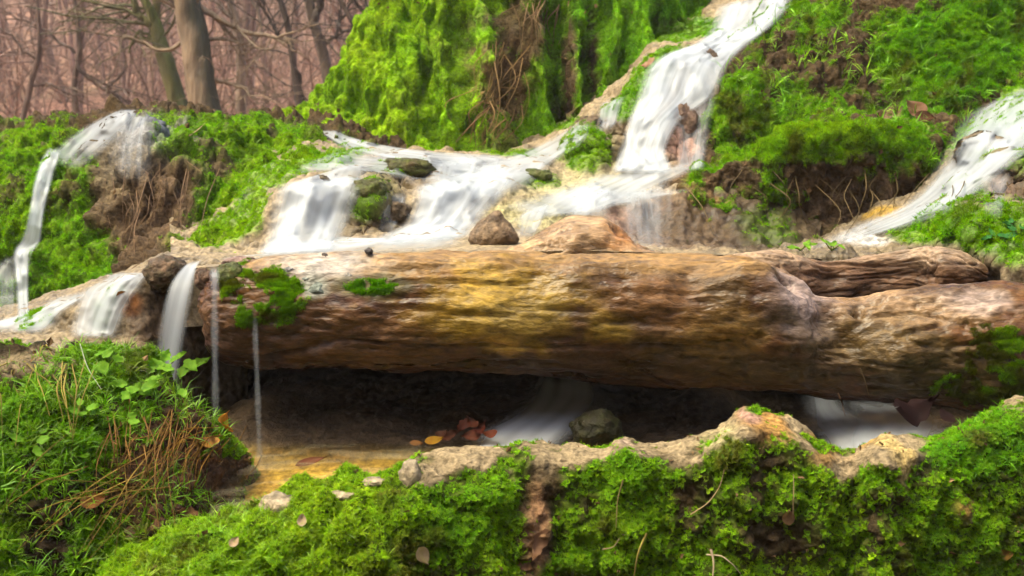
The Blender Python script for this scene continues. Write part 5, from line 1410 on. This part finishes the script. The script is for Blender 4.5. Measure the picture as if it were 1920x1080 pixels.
fallen('yellow leaf at the pool edge below the log', 815, 829, 36, [0.24, 0.14, 0.008], [0.2, 0.09, 0.012], 7, False, 0.3, 0.3, asp=0.55, Y=2.70)
fallen('small orange-brown leaf left of the yellow leaf', 782, 834, 26, [0.16, 0.07, 0.015], BRN, 8, False, 0.3, 0.0, asp=0.5, Y=2.70)
fallen('brown leaf afloat in the ochre pool', 585, 868, 60, BRN, RED2, 9, False, 0.1, 0.35, asp=0.3, Y=2.62)
fallen('orange-brown leaf low on the left mound', 178, 943, 50, [0.15, 0.065, 0.03], [0.2, 0.08, 0.015], 10, False, 0.7)
fallen('dark brown leaf at the channel foot of the left mound', 340, 965, 44, [0.17, 0.08, 0.035], BRN, 11, True, 0.7)
fallen('pinkish leaf hanging below the orange-brown leaf', 257, 998, 40, [0.22, 0.12, 0.09], BRN, 12, False, 0.6)
fallen('orange leaf at the right tip of the left mound grass', 412, 800, 52, [0.36, 0.15, 0.01], ORG, 13, False, 0.8)
fallen('bright orange leaf below the log end on the left mound', 385, 835, 44, [0.30, 0.14, 0.02], BRN, 14, False, 0.8)
fallen('pale tan leaf on moss in the bottom centre', 790, 1040, 40, PAL, [0.25, 0.2, 0.06], 15, False, 0.7)
fallen('small beige leaf on the bright moss at lower left', 438, 1020, 26, PAL, [0.28, 0.19, 0.1], 16, False, 0.5)
fallen('beige leaf right of the pale jagged tufa chunk', 565, 978, 26, PAL, PAL, 17, False, 0.5)
fallen('crumpled brown leaf hanging on the bare strip of the rim', 1000, 1025, 62, [0.24, 0.13, 0.07], BRN, 18, True, 1.0, asp=0.55)
fallen('second crumpled leaf below the first on the bare strip', 990, 1065, 46, [0.22, 0.12, 0.06], BRN, 19, True, 1.0, asp=0.55)
fallen('rusty leaf on the bank above the tall waterfall', 1215, 122, 30, [0.22, 0.08, 0.05], PAL, 20, True, 0.6)
fallen('brown leaf in the hollow right of the grassy bank', 1718, 205, 44, [0.22, 0.12, 0.07], BRN, 21, False, 0.6)
fallen('dark brown leaf beside the brown leaf on the right bank', 1735, 222, 36, BRN, BRN2, 22, False, 0.6)
fallen('yellowish leaf on the far right of the foreground rim', 1888, 1040, 30, [0.33, 0.2, 0.03], BRN, 23, False, 0.6)
fallen('rust-red leaf at the low left fall', 237, 560, 34, [0.24, 0.10, 0.02], BRN, 24, False, 0.6)
fallen('tan leaf on the tan crest right of the peak', 1475, 960, 36, [0.3, 0.2, 0.08], BRN, 25, False, 0.8)

def stalk(label, pts, w, col, name='dry_stalk', cat='stalk', lift=0.02, group=None, bud=None):
    """pts: (px, py, extra lift) resting on or standing off the ground"""
    W = []
    for q in pts:
        h, nn = hit_any(q[0], q[1])
        if h is None: h = Vector(P(q[0], q[1], 2.3))
        d = (EYE - h).normalized()
        W.append(np.array(h + d * (lift + (q[2] if len(q) > 2 else 0))))
    W = np.array(W)
    Y = np.minimum.accumulate(W[:, 1]) * 0 + np.median(W[:, 1]) * 0.5 + W[:, 1] * 0.5
    W = np.array([P(q[0], q[1], min(y, w_[1])) for q, y, w_ in zip(pts, Y, W)])
    pp = curve(W, 26)
    s = W[0][1] / FPX
    rr = np.linspace(w, w * 0.4, 26) * s * 0.3
    v, f = tube(pp, rr, 5)
    bag = Bag(); bag.add(v, f, np.array(col))
    if bud is not None:
        bv, bf = ico(1); q = np.concatenate([bf, bf[:, 2:3]], 1)
        bag.add(bv * np.array([1, 1, 1.5]) * bud * s + pp[-1], q, np.array(col) * 1.2)
    return link(name, bag.mesh(name, M_DRY), None, label, cat, group)
ST = [0.34, 0.24, 0.12]; ST2 = [0.25, 0.14, 0.03]
stalk('upright thin stem with a small bud on the foreground rim', [(1487, 965), (1488, 930, .01), (1488, 890, .02)], 5, ST, bud=6)
stalk('curved straw arching over the foreground rim', [(1295, 965), (1330, 940, .015), (1352, 905, .02), (1358, 880, .01)], 5, ST)
stalk('short dark straw left of the curved straw', [(1168, 900), (1158, 940, .01), (1155, 990)], 6, [0.2, 0.16, 0.05])
stalk('pale bent straw at the bottom right of centre', [(1325, 1040), (1350, 1042, .02), (1370, 1055, .02), (1388, 1075, .01)], 6, [0.45, 0.36, 0.2])
stalk('thick pale straw stub at the bottom right of centre', [(1333, 1030), (1338, 1055, .02), (1336, 1085, .01)], 9, [0.42, 0.32, 0.2])
stalk('yellow-green stem at the bottom between the straws', [(1212, 1000), (1196, 1040, .015), (1188, 1085, .01)], 10, [0.25, 0.2, 0.04])
stalk('tiny straw crossing the moss left of the yellow stem', [(1130, 1030), (1150, 1025, .01), (1162, 1008)], 4, ST)
stalk('grey twig under the right part of the log', [(1572, 738), (1580, 760), (1585, 780)], 6, [0.25, 0.15, 0.08], lift=0.12)
stalk('thin root hanging from the log above the right cascade', [(1612, 690), (1622, 715), (1630, 745)], 6, [0.13, 0.09, 0.05], lift=0.01)
stalk('pale twig lying on the left mound crest', [(150, 560 + 85), (165, 690, .02), (190, 730, .02)], 4, [0.3, 0.32, 0.2])
stalk('thin straw crossing the left bank above the trickles', [(355, 255), (375, 240, .02), (385, 230, .02)], 4, ST)

def dry_clump(label, base, tips, n, seed, col, w=5, sag=40):
    r = np.random.default_rng(seed)
    bag = Bag()
    for k in range(n):
        bx, by = base[0] + r.normal() * base[2], base[1] + r.normal() * base[3]
        tx, ty = tips[0] + (bx - base[0]) * 0.8 + r.normal() * tips[2] * 0.45, tips[1] + r.normal() * tips[3]
        h0, n0 = hit_any(bx, by); h1, n1 = hit_any(tx, ty)
        if h0 is None or h1 is None or abs(h0.y - h1.y) > 0.6: continue
        Y0, Y1 = h0.y - 0.004, min(h1.y, h0.y + 0.1) - 0.02
        m = ((bx + tx) / 2 + r.normal() * 15, (by + ty) / 2 - sag * r.uniform(0.1, 1))
        pp = curve([P(bx, by, Y0), P(m[0], m[1], (Y0 + Y1) / 2 - 0.05), P(tx, ty, Y1)], 12)
        ww = w * r.uniform(0.5, 1.1) * Y0 / FPX / 2
        v, f = tube(pp, np.linspace(ww, ww * 0.3, 12), 4)
        bag.add(v, f, np.array(col) * r.uniform(0.5, 1.5))
    return link('dry_grass', bag.mesh('dry_grass', M_DRY), None, label, 'dry grass', 'dry grass clumps')
dry_clump('long straw-coloured grass trailing down to the bottom left corner', (300, 880, 60, 40), (120, 1020, 160, 50), 16, 1, [0.22, 0.14, 0.03], 3.2, 30)
dry_clump('brown dead grass hanging in the middle of the left mound', (320, 790, 60, 30), (285, 930, 60, 50), 60, 2, [0.17, 0.09, 0.025], 2.8, 10)
dry_clump('orange dead grass at the right tip of the left mound', (410, 800, 22, 20), (345, 870, 50, 30), 30, 3, [0.24, 0.12, 0.02], 3.2, 30)
dry_clump('dry grass drooping at the left edge of the mound', (60, 680, 60, 20), (70, 780, 70, 40), 18, 4, [0.22, 0.17, 0.04], 4, 20)
dry_clump('straw-coloured dead roots hanging from the brown patch of the cliff', (945, 120, 26, 28), (910, 215, 34, 28), 30, 5, [0.24, 0.15, 0.06], 3, 10)
dry_clump('dead grass at the foot of the brown cliff patch', (940, 195, 22, 16), (900, 260, 28, 16), 24, 6, [0.20, 0.12, 0.05], 3, 10)
dry_clump('dead grass under the top edge of the cliff', (1010, 15, 25, 15), (1010, 80, 30, 20), 20, 7, [0.22, 0.14, 0.07], 3, 5)
dry_clump('roots hanging from the overhang of the right bank', (1600, 335, 120, 12), (1600, 410, 30, 20), 30, 8, [0.10, 0.07, 0.03], 3, 4)
dry_clump('roots and straw on the bare face of the left bank', (300, 350, 55, 30), (290, 430, 40, 30), 30, 9, [0.13, 0.08, 0.045], 2.4, 4)

def plant(label, px, py, n, size, seed, col=(0.10, 0.26, 0.012), col2=(0.17, 0.32, 0.02)):
    r = np.random.default_rng(seed)
    h, nn = hit_any(px, py)
    if h is None: return
    s = h.y / FPX
    root = empty('leafy_plant', h, label, 'plant', 'leafy plants on the left mound')
    bag = Bag()
    tips = []
    for k in range(n):
        a = r.uniform(0, 6.28); d = np.array([math.cos(a) * 0.9, math.sin(a) * 0.7 - 0.4, 0.55 + 0.5 * r.random()])
        pp = twig_path(r, np.array(h), d, size * s * r.uniform(0.7, 1.5), 5, 0.12, 0.05)
        v, f = tube(pp, np.linspace(1.6, 0.9, 6) * s, 4); bag.add(v, f, np.array([0.12, 0.16, 0.02]))
        tips.append((pp[-1], pp[-1] - pp[-2]))
    o = link('stem', bag.mesh('stem', M_DRY), root); o.location = -Vector(root.location)
    for k, (p_, d_) in enumerate(tips):
        L = size * s * r.uniform(0.8, 1.3)
        o = link('leaf', leaf_mesh('leaf', L, L * 0.75, np.array(col) * r.uniform(0.7, 1.2), np.array(col2) * r.uniform(0.8, 1.2), seed * 10 + k, 0.35, True, M_FRESH), root)
        z = Vector((r.normal() * 0.35, -0.45 + r.normal() * 0.25, 0.8)).normalized()
        x = Vector(d_).normalized(); x = (x - z * x.dot(z)).normalized(); y = z.cross(x)
        from mathutils import Matrix
        o.rotation_euler = Matrix((x, y, z)).transposed().to_euler()
        o.location = Vector(p_) + x * L * 0.4 - Vector(root.location)
for k, (a, b, n_, sz, l) in enumerate(((300, 700, 7, 34, 'bright lobed leaves on the crest beside the curved jet'), (250, 735, 6, 32, 'lobed leaves in the middle of the mound crest'),
        (350, 700, 6, 30, 'light green leaves right at the mound shoulder under the jet'), (200, 690, 5, 28, 'leafy plant between the two grass tufts of the mound crest'), (225, 800, 5, 26, 'small leafy plant on the shaded face of the mound'),
        (130, 860, 5, 26, 'leafy plant near the left edge, halfway down the mound'), (60, 840, 5, 24, 'leafy plant at the left edge above the dark recess'), (330, 745, 5, 26, 'leafy plant above the brown dead grass'), (165, 780, 5, 24, 'leafy plant below the left grass tuft'))):
    plant(l, a, b, n_, sz, 40 + k)
for k, (a, b, n_, sz, l) in enumerate(((1870, 452, 12, 17, 'dark fern-like plant on the mossy hump at the right edge'), (1908, 438, 10, 16, 'dark leafy plant above the fern-like plant at the right edge'), (1500, 470, 5, 16, 'tiny bright plant at the foot of the overhang behind the log'), (1560, 470, 4, 14, 'tiny plant on the wet slope behind the split limb'))):
    plant(l, a, b, n_, sz, 60 + k, (0.03, 0.13, 0.03) if k < 2 else (0.10, 0.26, 0.012), (0.05, 0.19, 0.03) if k < 2 else (0.17, 0.32, 0.02))

# moss growing on the log
q = Patch(TG, SOIL)
q.n = -grid_normals(TG)
for (a, b, r_, ry, hu) in ((510, 555, 55, 40, 0.2), (435, 520, 40, 25, -0.1), (690, 535, 40, 10, 0.5), (1890, 690, 60, 60, 0.2), (1830, 730, 60, 26, 0.4), (470, 590, 30, 20, 0.2)):
    q.mossy(a, b, r_, ry, hue=hu, k=0.9)
q.moss *= sstep(-0.2, 0.2, fbm(q.g * 14, 3) + 0.05) * sstep(-0.35, 0.1, fbm(q.g * 34, 2))
pos, nn, hue, ms = scatter(q, np.where(q.moss > 0.08, q.moss, 0), 9000, 91)
inv = np.array(log_root.location)
o = stuff_points('moss_patch', 'fuzz', FZ, M_MOSS, pos, nn, 0.010 * np.random.default_rng(4).uniform(0.6, 1.3, len(pos)), moss_colour(hue, pos, 9, 0.9) * 0.8, 'green moss patches on the log', 0.2, 92, 0.1, log_root)
o.location = -Vector(log_root.location)

# ------------------------------------------------------------------ misty air over the whole valley
hz, nt, out = new_mat('misty_air')
pv = N(nt, 'ShaderNodeVolumePrincipled')
pv.inputs['Color'].default_value = (0.96, 0.86, 0.84, 1)
pv.inputs['Density'].default_value = 0.0022
pv.inputs['Anisotropy'].default_value = 0.0
nt.links.new(pv.outputs[0], out.inputs['Volume'])
x0, x1, y0_, y1, z0, z1 = -152, 152, -102, 152, -0.9, 40
bv = np.array([(x, y, z) for x in (x0, x1) for y in (y0_, y1) for z in (z0, z1)], float)
bf = np.array([(0, 1, 3, 2), (4, 6, 7, 5), (0, 4, 5, 1), (2, 3, 7, 6), (0, 2, 6, 4), (1, 5, 7, 3)])
link('haze', raw_mesh('haze', bv, bf, None, hz, False), label='thin mist in the air of the valley', kind='stuff')
